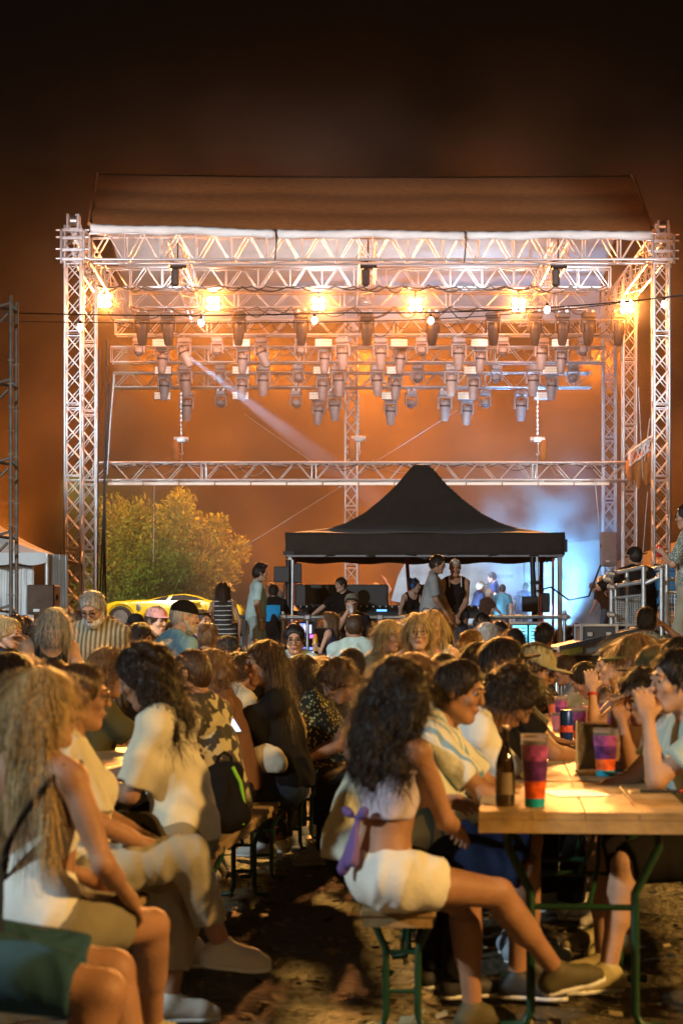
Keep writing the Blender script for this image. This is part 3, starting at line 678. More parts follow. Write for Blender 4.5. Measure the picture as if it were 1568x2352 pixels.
# ---------------------------------------------------------------- white marquee left
def marquee():
    d = 36; t = thing('marquee', 'white pagoda marquee with draped side walls at the left edge', 'tent', (pxx(40, d), d, 0)); o = t.location
    ez = pz(1272, d); xr = pxx(108, d) - o.x; xl = xr - 5.0; apex = Vector(((xl + xr) / 2, 2.5, pz(1060, d)))
    vs = []; n = 12
    cs = [Vector((xl, 0, ez)), Vector((xr, 0, ez)), Vector((xr, 5, ez)), Vector((xl, 5, ez))]
    mb = MB()
    for k in range(4):
        a, b = cs[k], cs[(k + 1) % 4]; vs = []
        for i in range(n + 1):
            for j in range(n + 1):
                u, v = i / n, j / n; p = a.lerp(b, u).lerp(apex, v); p.z -= .30 * math.sin(v * math.pi) * (1 - .3 * math.sin(u * math.pi)); vs.append(p)
        mb.add(vs, [(i * (n + 1) + j, (i + 1) * (n + 1) + j, (i + 1) * (n + 1) + j + 1, i * (n + 1) + j + 1) for i in range(n) for j in range(n)], True)
    mb.build('canopy', WHITEC, t)
    # scalloped valance
    mb = MB(); vs = []; m_ = 60
    for i in range(m_ + 1):
        u = i / m_; x = xl + (xr - xl) * u; vs += [(x, -.03 - .015 * math.sin(i), ez + .02), (x, -.05 - .02 * math.sin(i * 1.3), ez - .16 - .05 * abs(math.sin(u * math.pi * 9)))]
    mb.add(vs, [(2 * i, 2 * i + 1, 2 * i + 3, 2 * i + 2) for i in range(m_)], True).build('valance', WHITEC, t)
    def wall(p, q, name):
        vs = []; m2 = 46
        for i in range(m2 + 1):
            u = i / m2; b = Vector(p).lerp(Vector(q), u)
            for j in range(5):
                v = j / 4; vs.append((b.x, b.y + .07 * math.sin(u * 38) * v + .03 * math.sin(u * 90 + j), ez * (1 - v)))
        MB().add(vs, [(i * 5 + j, i * 5 + j + 1, i * 5 + j + 6, i * 5 + j + 5) for i in range(m2) for j in range(4)], True).build(name, WHITEC, t)
    wall((xl, .05, 0), (xr - 1.1, .05, 0), 'side_wall'); wall((xr - 1.0, .2, 0), (xr - .28, .25, 0), 'side_wall'); wall((xr + .02, .1, 0), (xr + .30, .5, 0), 'gathered_curtain')
    for p in cs: MB().tube((p.x, p.y, 0), p, .04).build('pole', ALU, t)
marquee()
def marquee_right():
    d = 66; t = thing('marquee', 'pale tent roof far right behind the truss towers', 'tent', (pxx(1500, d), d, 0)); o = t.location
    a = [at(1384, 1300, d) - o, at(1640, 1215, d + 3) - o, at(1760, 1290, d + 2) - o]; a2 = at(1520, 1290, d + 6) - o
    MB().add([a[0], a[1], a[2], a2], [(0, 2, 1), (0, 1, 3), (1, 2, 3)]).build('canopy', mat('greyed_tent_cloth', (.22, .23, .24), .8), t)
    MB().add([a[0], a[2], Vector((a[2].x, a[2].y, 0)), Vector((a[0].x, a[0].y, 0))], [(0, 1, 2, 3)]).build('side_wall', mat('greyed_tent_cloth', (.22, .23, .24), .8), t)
marquee_right()
# ---------------------------------------------------------------- scaffold mast at the left edge
MAST = mat('weathered_steel', (.16, .14, .12), .6, .5, noise=.3)
def mast():
    d = 28; t = thing('scaffold_tower', 'thin scaffold mast with cross arms at the left edge', 'scaffold', (pxx(20, d), d, 0)); o = t.location
    def A(x, y, k=0): return at(x, y, d + k) - o
    for x, y0, k in ((25, 678, 0), (38, 694, .5), (-30, 678, 0), (-20, 694, .6)):
        p = A(x, y0, k); MB().tube((p.x, p.y, 0), p, .028).build('standard', MAST, t)
        for q in range(14):
            zz = 1.0 + q * .33
            MB().box((p.x + .0, p.y - .03, zz * 1.0), (.085, .02, .012)).build('rosette', MAST, t)
    for y in (700, 875, 1056, 1226, 1396):
        for k in (0, .5): MB().path([A(-40, y + 26, k), A(0, y + 2, k), A(20, y - 4, k), A(40, y + 12, k)], .022).build('ledger', MAST, t)
        MB().tube(A(-20, y + 4), A(38, y + 12, .5), .02).build('ledger', MAST, t)
        MB().tube(A(-60, y + 100), A(18, y + 20), .02).build('diagonal', MAST, t)
mast()
# ================================================================ sound desk riser and black canopy
PLATE = mat('riser_board', (.06, .05, .045), .6, noise=.3)
FZ = .8
def riser():
    x0, x1 = pxx(560, 28), pxx(1300, 31); t = thing('sound_desk_riser', 'low dark riser carrying the sound desk under the black canopy', 'riser', ((x0 + x1) / 2, 30.8, 0))
    n = 5; W = x1 - x0
    for i in range(n):
        for j in range(4): MB().box((-W / 2 + (i + .5) * W / n, -3.0 + (j + .5) * 1.95, FZ - .06), (W / n - .012, 1.938, .12)).build('deck_board', PLATE, t)
    for i in range(n + 1):
        for y in (-2.9, 0, 2.9): MB().tube((-W / 2 + i * W / n * .98 + .05, y, 0), (-W / 2 + i * W / n * .98 + .05, y, FZ - .12), .03).build('leg', STEEL, t)
riser()
def canopy():
    BC = mat('black_canopy_cloth', (.034, .024, .018), .85, noise=.15, bump=.35, bscale=2.5, sheen=.15)
    cx = pxx(967, 32.6); cyy = 32.6; hw, hd = 2.17, 1.5; t = thing('canopy_tent', 'black pop-up canopy tent with concave peaked roof over the sound desk', 'tent', (cx, cyy, FZ)); o = t.location
    ze = pz(1224, 31.1) - FZ; zp = pz(1066, 32.6) - FZ
    tr = [0, .06, .12, .18, .308, .434, .56, .685, .85, 1.0]; th = [1.0, .985, .86, .72, .49, .30, .17, .09, .03, 0]
    N = 36; vs = []
    for i in range(2 * N + 1):
        for j in range(2 * N + 1):
            u, v = i / N - 1, j / N - 1; r = max(abs(u), abs(v)); q = min(abs(u), abs(v)) / max(r, 1e-4)
            h = float(np.interp(r, tr, th)); sagv = .22 * (1 - q) * r * (1 - r) * 1.3
            vs.append((u * hw, v * hd, ze + (zp - ze) * h - sagv + .008 * math.sin(9 * u + 4 * v) * r))
    M2 = 2 * N + 1
    me_ = MB().add(vs, [(i * M2 + j, (i + 1) * M2 + j, (i + 1) * M2 + j + 1, i * M2 + j + 1) for i in range(2 * N) for j in range(2 * N)], True).build('roof', BC, t)
    md = me_.modifiers.new('s', 'SOLIDIFY'); md.thickness = .01
    for k, (p, q) in enumerate((((-hw, -hd), (hw, -hd)), ((hw, -hd), (hw, hd)), ((hw, hd), (-hw, hd)), ((-hw, hd), (-hw, -hd)))):
        vs = []; m_ = 48
        for i in range(m_ + 1):
            u = i / m_; x = p[0] + (q[0] - p[0]) * u; y = p[1] + (q[1] - p[1]) * u; x *= 1.006; y *= 1.006
            dz = .04 * math.sin(u * math.pi) * (1 if k in (0, 2) else .5)
            for j in range(5): w_ = .01 * math.sin(i * .9 + j); vs.append((x + w_, y + w_, ze + .01 - dz * .6 - j * .090 + dz * .2 * j / 4 + .004 * math.sin(i * .7) * j))
        oo = MB().add(vs, [(i * 5 + j, i * 5 + j + 1, i * 5 + j + 6, i * 5 + j + 5) for i in range(m_) for j in range(4)], True).build('valance', BC, t); oo.modifiers.new('s', 'SOLIDIFY').thickness = .008
    TR = mat('grey_trim', (.28, .27, .29), .6)
    mb = MB()
    for s in (-1,): mb.box((0, s * hd * 1.006, ze - .36), (2 * hw, .012, .03))
    mb.build('hem', TR, t)
    RED = mat('red_sleeve', (.45, .03, .015), .55)
    for sx in (-1, 1):
        for sy in (-1, 1):
            MB().box((sx * (hw - .06), sy * (hd - .06), (ze - .1) / 2), (.07, .07, ze - .1), bev=.01).build('leg', mat('pale_leg', (.6, .62, .62), .35, .6) if sy < 0 else RED, t)
    MB().box((hw - .16, -hd + .12, 1.0), (.035, .035, 2.0)).build('leg_strut', RED, t)
    for s in (-1, 1):
        MB().tube((s * (hw - .06), -hd + .05, ze - .36), (s * hw * .38, -hd + .05, ze - .24), .02).build('scissor_bar', ALU, t)
        MB().tube((s * hw * .38, -hd + .05, ze - .24), (0, -hd + .05, ze - .38), .02).build('scissor_bar', ALU, t)
    MB().box((0, -hd + .03, ze - .37), (.09, .08, .11), bev=.02).build('joint', BLACKP, t)
    MB().box((hw * 1.012, -hd, ze - .2), (.05, .06, .2)).build('strap', BLACKP, t)
canopy()
MB().tube(at(934, 1282, 33), at(940, 1372, 33), .03).build('red_strap', mat('red_sleeve', (.45, .03, .015), .55), None, label='red strap hanging down from the canopy front above the sound desk', cat='strap')
def post_with_box(label, px, y0, y1, d, by, lean=0):
    t = thing('lamp_post', label, 'pole', (pxx(px, d), d, FZ)); o = t.location
    a = at(px - lean, y0, d) - o; b = at(px, y1, d) - o
    MB().tube(b, a, .045, .04).build('pole', BLACKM, t); MB().tube(b + Vector((.05, -.04, 0)), a + Vector((.07, -.04, 0)), .022).build('tube', ALU, t)
    c = at(px, by, d) - o; MB().box((c.x - .1, c.y - .08, c.z), (.24, .1, .24), bev=.01).build('control_box', BLACKP, t); MB().box((c.x + .14, c.y - .08, c.z + .02), (.13, .1, .3), bev=.01).build('control_box', BLACKP, t)
    MB().path([c + Vector((0, -.1, .2)), c + Vector((.22, -.1, .26)), c + Vector((.5, -.1, .06)), c + Vector((.8, -.1, .12)), c + Vector((.98, -.1, .6))] if px > 1000 else [c + Vector((-.05, -.1, -.1)), c + Vector((-.1, -.1, -.6)), c + Vector((.02, -.1, -1.0))], .016).build('cable', BLACKP, t)
    MB().box((c.x, c.y, c.z + .33), (.16, .14, .05)).build('clamp', BLACKM, t)
post_with_box('black pole with control boxes and looping cable under the right of the canopy', 1230, 1280, 1480, 30.5, 1388, 8)
post_with_box('black pole with control boxes beside the left canopy leg', 662, 1286, 1480, 30.5, 1320, 0)
# railing pipes around the riser
def rail(label, pts, posts, d, r=.026):
    t = thing('pipe_railing', label, 'railing', at(pts[0][0], pts[0][1], d)); o = t.location
    MB().path([at(x, y, d) - o for x, y in pts], r, 8).build('top_rail', STEEL, t)
    for x, y0, y1 in posts:
        MB().tube(at(x, y0, d) - o, at(x, y1, d) - o, r).build('post', STEEL, t); MB().box(at(x, pts[0][1], d) - o, (.1, .09, .09), bev=.02).build('clamp', ALUD, t)
rail('long galvanised pipe rail in front of the sound desk, left half', [(650, 1418), (930, 1418)], [(650, 1405, 1500), (706, 1418, 1500), (872, 1418, 1500)], 27.6)
rail('galvanised pipe rail with upright post at the right end of the riser', [(1095, 1417), (1310, 1418)], [(1296, 1402, 1500)], 26.8)
# mixing desk, racks, cases
CASE = mat('flight_case_board', (.03, .028, .03), .55, noise=.2); 
def flight_case(label, px, py, d, size, cat='flight case', m=CASE, rz=0, base=None):
    w_, dd, h = size; p = at(px, py, d); z = p.z - h if base is None else base
    t = thing('flight_case', label, cat, (p.x, d, z), rz)
    MB().box((0, 0, h / 2), (w_ - .03, dd - .03, h - .03)).build('panel', m, t)
    mb = MB()
    for sx in (-1, 1):
        for sy in (-1, 1): mb.box((sx * (w_ / 2 - .012), sy * (dd / 2 - .012), h / 2), (.03, .03, h - .02))
    for sz in (.012, h - .012):
        for sy in (-1, 1): mb.box((0, sy * (dd / 2 - .012), sz), (w_ - .0, .028, .026))
        for sx in (-1, 1): mb.box((sx * (w_ / 2 - .012), 0, sz), (.028, dd - .03, .024))
    mb.build('edge_trim', ALUD, t)
    for sx in (-.25, .25): MB().box((sx * w_, -dd / 2 - .006, h * .62), (.06, .014, .05), bev=.004).build('latch', ALUD, t)
    return t
def desk():
    t = thing('mixing_desk', 'wide black mixing desk under the canopy with small blue lights', 'mixing desk', (pxx(835, 31.6), 31.6, FZ))
    W = 4.1; zt = pz(1408, 31.6) - FZ
    MB().box((0, .1, zt - .06), (W * .98, .8, .05)).build('table_top', CASE, t)
    for i in (-1, 1): MB().box((i * W * .46, .1, (zt - .09) / 2), (.06, .7, zt - .09)).build('side_panel', CASE, t)
    for i in range(3):
        x = -1.0 + i * 1.15; MB().box((x, .05, zt + .03), (1.05, .6, .1), (R(10), 0, 0), bev=.02).build('console', BLACKP, t)
        for k in range(9): MB().box((x - .4 + k * .1, -.12, zt + .10), (.02, .05, .02)).build('fader', STEEL, t)
    BL = mat('blue_display', (.05, .2, .4), .3, emit=(.15, .5, 1), strength=2.2, noise=0)
    for x in (.28, 1.25, -1.4): MB().box((x, -.3, zt + .035), (.16, .02, .03)).build('display', BL, t)
    for x, w2 in ((-.35, 1.5), (1.25, .75)):
        MB().box((x, .33, zt + .28), (w2, .08, .36), bev=.02).build('meter_bridge', CASE, t); MB().box((x, .28, zt + .30), (w2 - .08, .01, .3)).build('back_panel', BLACKP, t)
desk()
flight_case('dark flight case with bright metal trim under the desk right of the little girl', 790, 1440, 29.5, (1.1, .6, .42))
flight_case('dark case standing behind the legs of the woman in the vest', 1010, 1420, 30.2, (1.4, .6, .8), base=FZ)
SCR = mat('screen_glow_violet', (.1, .1, .4), .2, emit=(.12, .2, 1), strength=3.0, noise=0)
SCR2 = mat('screen_glow_pale', (.4, .4, .6), .2, emit=(.55, .6, 1), strength=2.6, noise=0); SCR3 = mat('screen_glow_pink', (.4, .1, .4), .2, emit=(.8, .15, .9), strength=1.8, noise=0)
SCR4 = mat('screen_glow_cyan', (.2, .4, .5), .2, emit=(.12, .62, .85), strength=2.2, noise=0); YG = mat('screen_glow_yellow', (.5, .5, .1), .2, emit=(.8, .7, .1), strength=1.5, noise=0)
def monitor():
    t = thing('computer_monitor', 'glowing blue and violet monitor beside the woman with glasses', 'monitor', at(695, 1450, 28.6)); 
    MB().box((0, .04, 0), (.36, .05, .26), bev=.01).build('housing', BLACKP, t); MB().box((-.03, .005, .01), (.24, .01, .2)).build('screen', SCR, t)
    MB().box((.07, -.004, .03), (.11, .01, .12)).build('window', SCR2, t); MB().box((0.13, -.004, -.075), (.06, .01, .05)).build('window', SCR3, t)
    MB().box((0, .06, -.2), (.06, .05, .16)).build('stand', BLACKP, t); MB().box((.05, -.05, -.28), (.3, .16, .03)).build('foot', BLACKP, t)
    MB().box((.05, -.13, -.25), (.28, .01, .04)).build('light_strip', SCR, t)
    MB().box((.02, -.14, -.31), (.28, .01, .035)).build('light_strip', SCR2, t)
monitor()
def rackscreens():
    d = 25; t = thing('equipment_rack', 'rack with glowing cyan panels and a yellow stripe behind the crowd', 'equipment rack', at(1215, 1462, d)); 
    MB().box((0, .3, -.05), (.46, .5, .44)).build('cabinet', CASE, t)
    for i in range(2):
        MB().box((-.115 + .21 * i, .03, 0), (.18, .02, .28)).build('screen', SCR4, t)
        for k in range(6): MB().box((-.115 + .21 * i, .015, -.12 + k * .045), (.15, .008, .012)).build('dark_line', BLACKP, t)
    MB().box((-.13, .008, .02), (.13, .008, .03), (0, R(8), 0)).build('yellow_line', YG, t)
    MB().box((0, .01, .17), (.5, .06, .03)).build('shelf', ALUD, t); MB().box((0, .2, -.8), (.46, .5, 1.06)).build('base', CASE, t)
rackscreens()
# ---------------------------------------------------------------- raised scaffold at the right
def scaffold_right():
    d = 23; t = thing('camera_platform', 'raised scaffold platform with pipe railings and mesh panels at the right edge', 'scaffold', (pxx(1480, d), d, 0)); o = t.location
    A = lambda x, y, k=0: at(x, y, d + k) - o
    def post(x, y0, y1, k=0, r=.028): MB().tube(A(x, y1, k), A(x, y0, k), r).build('post', STEEL, t)
    def pipe(p, q, r=.024): MB().tube(p, q, r).build('rail', STEEL, t)
    for x, y0, y1, k in ((1404, 1316, 1460, 0), (1414, 1322, 1460, 1.4), (1440, 1316, 1460, .2), (1478, 1303, 1470, -.3), (1492, 1330, 1470, .8), (1519, 1308, 1500, -.4), (1531, 1296, 1460, -.2), (1575, 1296, 1460, -.2)): post(x, y0, y1, k)
    pipe(A(1404, 1318), A(1482, 1302, -.3)); pipe(A(1404, 1348), A(1482, 1336, -.3)); pipe(A(1482, 1340, -.3), A(1524, 1322, -.4)); pipe(A(1440, 1320, 1.4), A(1404, 1318)); pipe(A(1500, 1300, 1.0), A(1580, 1300, 1)); pipe(A(1531, 1331, -.2), A(1580, 1331, -.2), .018)
    pipe(A(1404, 1374), A(1482, 1366, -.3), .014); pipe(A(1404, 1436), A(1470, 1436), .014)
    for x, y in ((1404, 1318), (1478, 1306), (1404, 1348), (1440, 1340), (1478, 1336), (1519, 1322), (1519, 1308), (1404, 1412), (1519, 1398), (1395, 1330)): MB().box(A(x, y, -.1), (.1, .08, .07), (0, R(10), 0), bev=.02).build('clamp', ALUD, t)
    # mesh panel: thin wires
    mb = MB()
    for i in range(17): mb.tube(A(1408 + i * 4, 1373 - i * .4, .02), A(1408 + i * 4, 1436, .02), .004, n=4, caps=False)
    for j in range(15): mb.tube(A(1406, 1376 + j * 4.2, .02), A(1474, 1372 + j * 4.3, .02), .004, n=4, caps=False)
    mb.build('wire_mesh', STEEL, t)['kind'] = 'stuff'
    MB().box(A(1455, 1404, .2), (.16, .02, .34)).build('smoked_panel', BLACKP, t)
    # wire grid cage
    for i in range(8): MB().tube(A(1536 + i * 6.5, 1362, -.25), A(1536 + i * 6.5, 1446, -.25), .006, n=5).build('grid_wire', ALU, t)
    for j in range(9): MB().tube(A(1532, 1366 + j * 9.5, -.25), A(1588, 1366 + j * 9.5, -.25), .006, n=5).build('grid_wire', ALU, t)
    for a, b in (((1532, 1360), (1590, 1360)), ((1532, 1448), (1590, 1448)), ((1532, 1360), (1532, 1448))): MB().tube(A(*a, -.26), A(*b, -.26), .02).build('frame', ALU, t)
    z0 = pz(1448, d); MB().box((1.0, 1.1, z0 - .06), (3.0, 2.2, .12)).build('deck', PLATE, t)
    for x in (1420, 1500, 1590): post(x, 1450, 1570, 1.9)
    MB().box((.2, 1.2, z0 / 2 - .1), (1.2, 1.2, z0 - .3)).build('stored_case', CASE, t)
scaffold_right()
BLUEP = mat('blue_plastic', (.01, .12, .26), .45)
t = thing('blue_crate', 'blue plastic crate behind the wire cage on the right scaffold', 'crate', at(1541, 1402, 23.6)); MB().box((0, .15, .25), (.34, .34, .5), bev=.02).build('body', BLUEP, t); MB().box((0, .15, .49), (.38, .38, .06), bev=.01).build('rim', BLUEP, t)
def ramp():
    d = 21.5; WP = mat('worn_cream_paint', (.42, .40, .33), .6, noise=.3, nscale=5); YP = mat('yellow_dirty_tape', (.45, .36, .05), .7, noise=.3)
    t = thing('ramp', 'cream ramp edge with a yellow strip rising towards the right scaffold', 'ramp', at(1285, 1500, d)); o = t.location
    a, b, c, e = at(1284, 1486, d) - o, at(1500, 1438, d + 1) - o, at(1500, 1470, d + 1) - o, at(1284, 1514, d) - o; q = Vector((0, 1.6, 0)); 
    MB().add([a, b, c, e, a + q, b + q, c + q, e + q], [(3, 2, 1, 0), (4, 5, 6, 7), (0, 1, 5, 4), (1, 2, 6, 5), (2, 3, 7, 6), (3, 0, 4, 7)]).build('beam', WP, t)
    y = Vector((0, -.012, 0)); MB().add([a.lerp(e, .35) + y + Vector((.02, 0, 0)), a.lerp(b, .24).lerp(e.lerp(c, .24), .3) + y, a.lerp(b, .24).lerp(e.lerp(c, .24), .85) + y, a.lerp(e, .9) + y + Vector((.02, 0, 0))], [(3, 2, 1, 0)]).build('yellow_strip', YP, t)
    MB().add([a + Vector((0, -.02, .01)), b + Vector((0, -.02, .01)), b + Vector((0, -.02, -.04)), a + Vector((0, -.02, -.04))], [(3, 2, 1, 0)]).build('lip', ALUD, t)
ramp()
flight_case('dark flight case standing above the ramp, left of the raised scaffold', 1368, 1434, 22.6, (.42, .6, .30), base=None)
flight_case('large dark case under the ramp behind the steel barriers', 1335, 1500, 22.4, (.85, .8, .9))
def barrier(label, px, d, w_, rz, n):
    t = thing('crowd_barrier', label, 'barrier', (pxx(px, d), d, 0), rz); H = pz(1532, d)
    MB().path([(-w_ / 2, 0, .12), (-w_ / 2, 0, H - .12), (-w_ / 2 + .1, 0, H), (w_ / 2 - .1, 0, H), (w_ / 2, 0, H - .12), (w_ / 2, 0, .12), (-w_ / 2, 0, .12)], .02, 8).build('frame', STEEL, t)
    for i in range(n): x = -w_ / 2 + (i + 1) * w_ / (n + 1); MB().tube((x, 0, .12), (x, 0, H), .009, n=6).build('bar', STEEL, t)
    for s in (-1, 1): MB().box((s * w_ * .35, 0, .03), (.05, .5, .05)).build('foot', STEEL, t)
barrier('steel crowd barrier with close bars beside the woman in the floral dress', 1304, 17.2, 1.9, R(70), 15)
barrier('steel crowd barrier standing open to the right of the dark case', 1400, 18, 1.0, R(12), 7)
# ================================================================ people: smooth distance-field bodies
V3 = lambda *a: np.array(a, np.float64)
def nrm(v): return v / (np.linalg.norm(v) + 1e-9)
def rx(a): c, s = math.cos(R(a)), math.sin(R(a)); return np.array([[1, 0, 0], [0, c, -s], [0, s, c]])
def ry(a): c, s = math.cos(R(a)), math.sin(R(a)); return np.array([[c, 0, s], [0, 1, 0], [-s, 0, c]])
def rz_(a): c, s = math.cos(R(a)), math.sin(R(a)); return np.array([[c, -s, 0], [s, c, 0], [0, 0, 1]])
def cone(a, b, ra, rb, k=.02, flat=False): return ('c', np.array(a, float), np.array(b, float), ra, rb, k, flat)
def ell(c, M, r, k=.03): return ('e', np.array(c, float), M, np.array(r, float), k)
CORN = np.array([(i, j, k) for i in (0, 1) for j in (0, 1) for k in (0, 1)])
EDG = [(a, b) for a in range(8) for b in range(a + 1, 8) if np.abs(CORN[a] - CORN[b]).sum() == 1]
def surface(prims, h, infl=0.0, cuts=(), subs=(), warp=None, margin=.02):
    """smooth union of primitives -> quads by naive surface nets"""
    lo = np.full(3, 9.); hi = -lo
    for p in prims:
        if p[0] == 'c':
            r = max(p[3], p[4]); lo = np.minimum(lo, np.minimum(p[1], p[2]) - r); hi = np.maximum(hi, np.maximum(p[1], p[2]) + r)
        else:
            e = np.sqrt(((p[2] * p[3]) ** 2).sum(1)); lo = np.minimum(lo, p[1] - e); hi = np.maximum(hi, p[1] + e)
    pad = infl + margin + 2 * h; lo = lo - pad; hi = hi + pad
    n = np.ceil((hi - lo) / h).astype(int) + 1
    ax = [(lo[i] + h * np.arange(n[i])).astype(np.float32) for i in range(3)]
    Fd = np.full(n, .25, np.float32)
    for p in prims:
        k = p[5] if p[0] == 'c' else p[4]; m = k + infl + 3 * h
        if p[0] == 'c': r = max(p[3], p[4]); a = np.minimum(p[1], p[2]) - r - m; b = np.maximum(p[1], p[2]) + r + m
        else: e = np.sqrt(((p[2] * p[3]) ** 2).sum(1)); a = p[1] - e - m; b = p[1] + e + m
        i0 = np.clip(((a - lo) / h).astype(int), 0, n - 1); i1 = np.clip(((b - lo) / h).astype(int) + 2, 1, n)
        X = ax[0][i0[0]:i1[0], None, None]; Y = ax[1][None, i0[1]:i1[1], None]; Z = ax[2][None, None, i0[2]:i1[2]]
        if p[0] == 'c':
            ba = p[2] - p[1]; L2 = float(ba @ ba) + 1e-12; t0 = ((X - p[1][0]) * ba[0] + (Y - p[1][1]) * ba[1] + (Z - p[1][2]) * ba[2]) / L2; t = np.clip(t0, 0, 1)
            D = np.sqrt((X - p[1][0] - t * ba[0]) ** 2 + (Y - p[1][1] - t * ba[1]) ** 2 + (Z - p[1][2] - t * ba[2]) ** 2) - (p[3] + t * (p[4] - p[3])) - infl
            if p[6]: D = np.maximum(D, (t0 - 1) * math.sqrt(L2))
        else:
            dx, dy, dz = X - p[1][0], Y - p[1][1], Z - p[1][2]; M = p[2]; rr = p[3] + infl
            q = [(dx * M[0, i] + dy * M[1, i] + dz * M[2, i]) / rr[i] for i in range(3)]
            k0 = np.sqrt(q[0] ** 2 + q[1] ** 2 + q[2] ** 2); k1 = np.sqrt((q[0] / rr[0]) ** 2 + (q[1] / rr[1]) ** 2 + (q[2] / rr[2]) ** 2) + 1e-6
            D = k0 * (k0 - 1) / k1
        s = (slice(i0[0], i1[0]), slice(i0[1], i1[1]), slice(i0[2], i1[2])); A = Fd[s]
        hh = np.maximum(k - np.abs(A - D), 0) / k
        Fd[s] = np.minimum(A, D) - hh * hh * k * .25
    if warp is not None or cuts or subs:
        X = ax[0][:, None, None]; Y = ax[1][None, :, None]; Z = ax[2][None, None, :]
        if warp is not None: Fd = Fd + warp(X, Y, Z).astype(np.float32)
        for (p, nn) in cuts:     # remove the side the normal points to
            Fd = np.maximum(Fd, (X - p[0]) * nn[0] + (Y - p[1]) * nn[1] + (Z - p[2]) * nn[2])
        for (c, M, r) in subs:
            dx, dy, dz = X - c[0], Y - c[1], Z - c[2]
            q = [(dx * M[0, i] + dy * M[1, i] + dz * M[2, i]) / r[i] for i in range(3)]
            k0 = np.sqrt(q[0] ** 2 + q[1] ** 2 + q[2] ** 2); Fd = np.maximum(Fd, -(k0 - 1) * min(r))
    Fd = np.ascontiguousarray(Fd, np.float32)
    Fd[0] = Fd[-1] = .1; Fd[:, 0] = Fd[:, -1] = .1; Fd[:, :, 0] = Fd[:, :, -1] = .1
    S = Fd < 0; c = np.zeros(tuple(n - 1), np.int8)
    for i, j, k in CORN: c += S[i:n[0] - 1 + i, j:n[1] - 1 + j, k:n[2] - 1 + k]
    idx = np.argwhere((c > 0) & (c < 8))
    if len(idx) == 0: return np.zeros((0, 3)), np.zeros((0, 4), int)
    fc = np.stack([Fd[idx[:, 0] + a, idx[:, 1] + b, idx[:, 2] + g] for a, b, g in CORN], 1)
    acc = np.zeros((len(idx), 3)); cnt = np.zeros(len(idx))
    for a, b in EDG:
        fa, fb = fc[:, a], fc[:, b]; cr = (fa < 0) != (fb < 0); t = np.where(cr, fa / np.where(cr, fa - fb, 1), 0)
        acc += (CORN[a] + t[:, None] * (CORN[b] - CORN[a])) * cr[:, None]; cnt += cr
    V = lo + h * (idx + acc / cnt[:, None])
    vid = np.full(tuple(n - 1), -1, np.int32); vid[idx[:, 0], idx[:, 1], idx[:, 2]] = np.arange(len(idx)); Q = []
    for axis in range(3):
        o1, o2 = [(1, 2), (2, 0), (0, 1)][axis]
        sl0 = [slice(None)] * 3; sl1 = [slice(None)] * 3; sl0[axis] = slice(0, n[axis] - 1); sl1[axis] = slice(1, n[axis])
        ed = np.argwhere(S[tuple(sl0)] != S[tuple(sl1)])
        if len(ed) == 0: continue
        e1 = np.zeros(3, int); e1[o1] = 1; e2 = np.zeros(3, int); e2[o2] = 1
        g = lambda q: vid[q[:, 0], q[:, 1], q[:, 2]]
        q = np.stack([g(ed - e1 - e2), g(ed - e2), g(ed), g(ed - e1)], 1)
        ins = S[tuple(sl0)][ed[:, 0], ed[:, 1], ed[:, 2]]; q[~ins] = q[~ins][:, ::-1]; Q.append(q)
    Q = np.concatenate(Q); Q = Q[(Q >= 0).all(1)]
    return V, Q
def two_bone(a, t, l1, l2, pole):
    d = t - a; L = np.linalg.norm(d); mx = (l1 + l2) * .995
    if L > mx: t = a + d / L * mx; d = t - a; L = mx
    if L < abs(l1 - l2) + .02: t = a + d / (L + 1e-6) * (abs(l1 - l2) + .02); d = t - a; L = np.linalg.norm(d)
    x = (l1 * l1 - l2 * l2 + L * L) / (2 * L); y = math.sqrt(max(0, l1 * l1 - x * x)); u = d / L
    p = np.array(pole, float); p = nrm(p - (p @ u) * u); return a + u * x + p * y, t

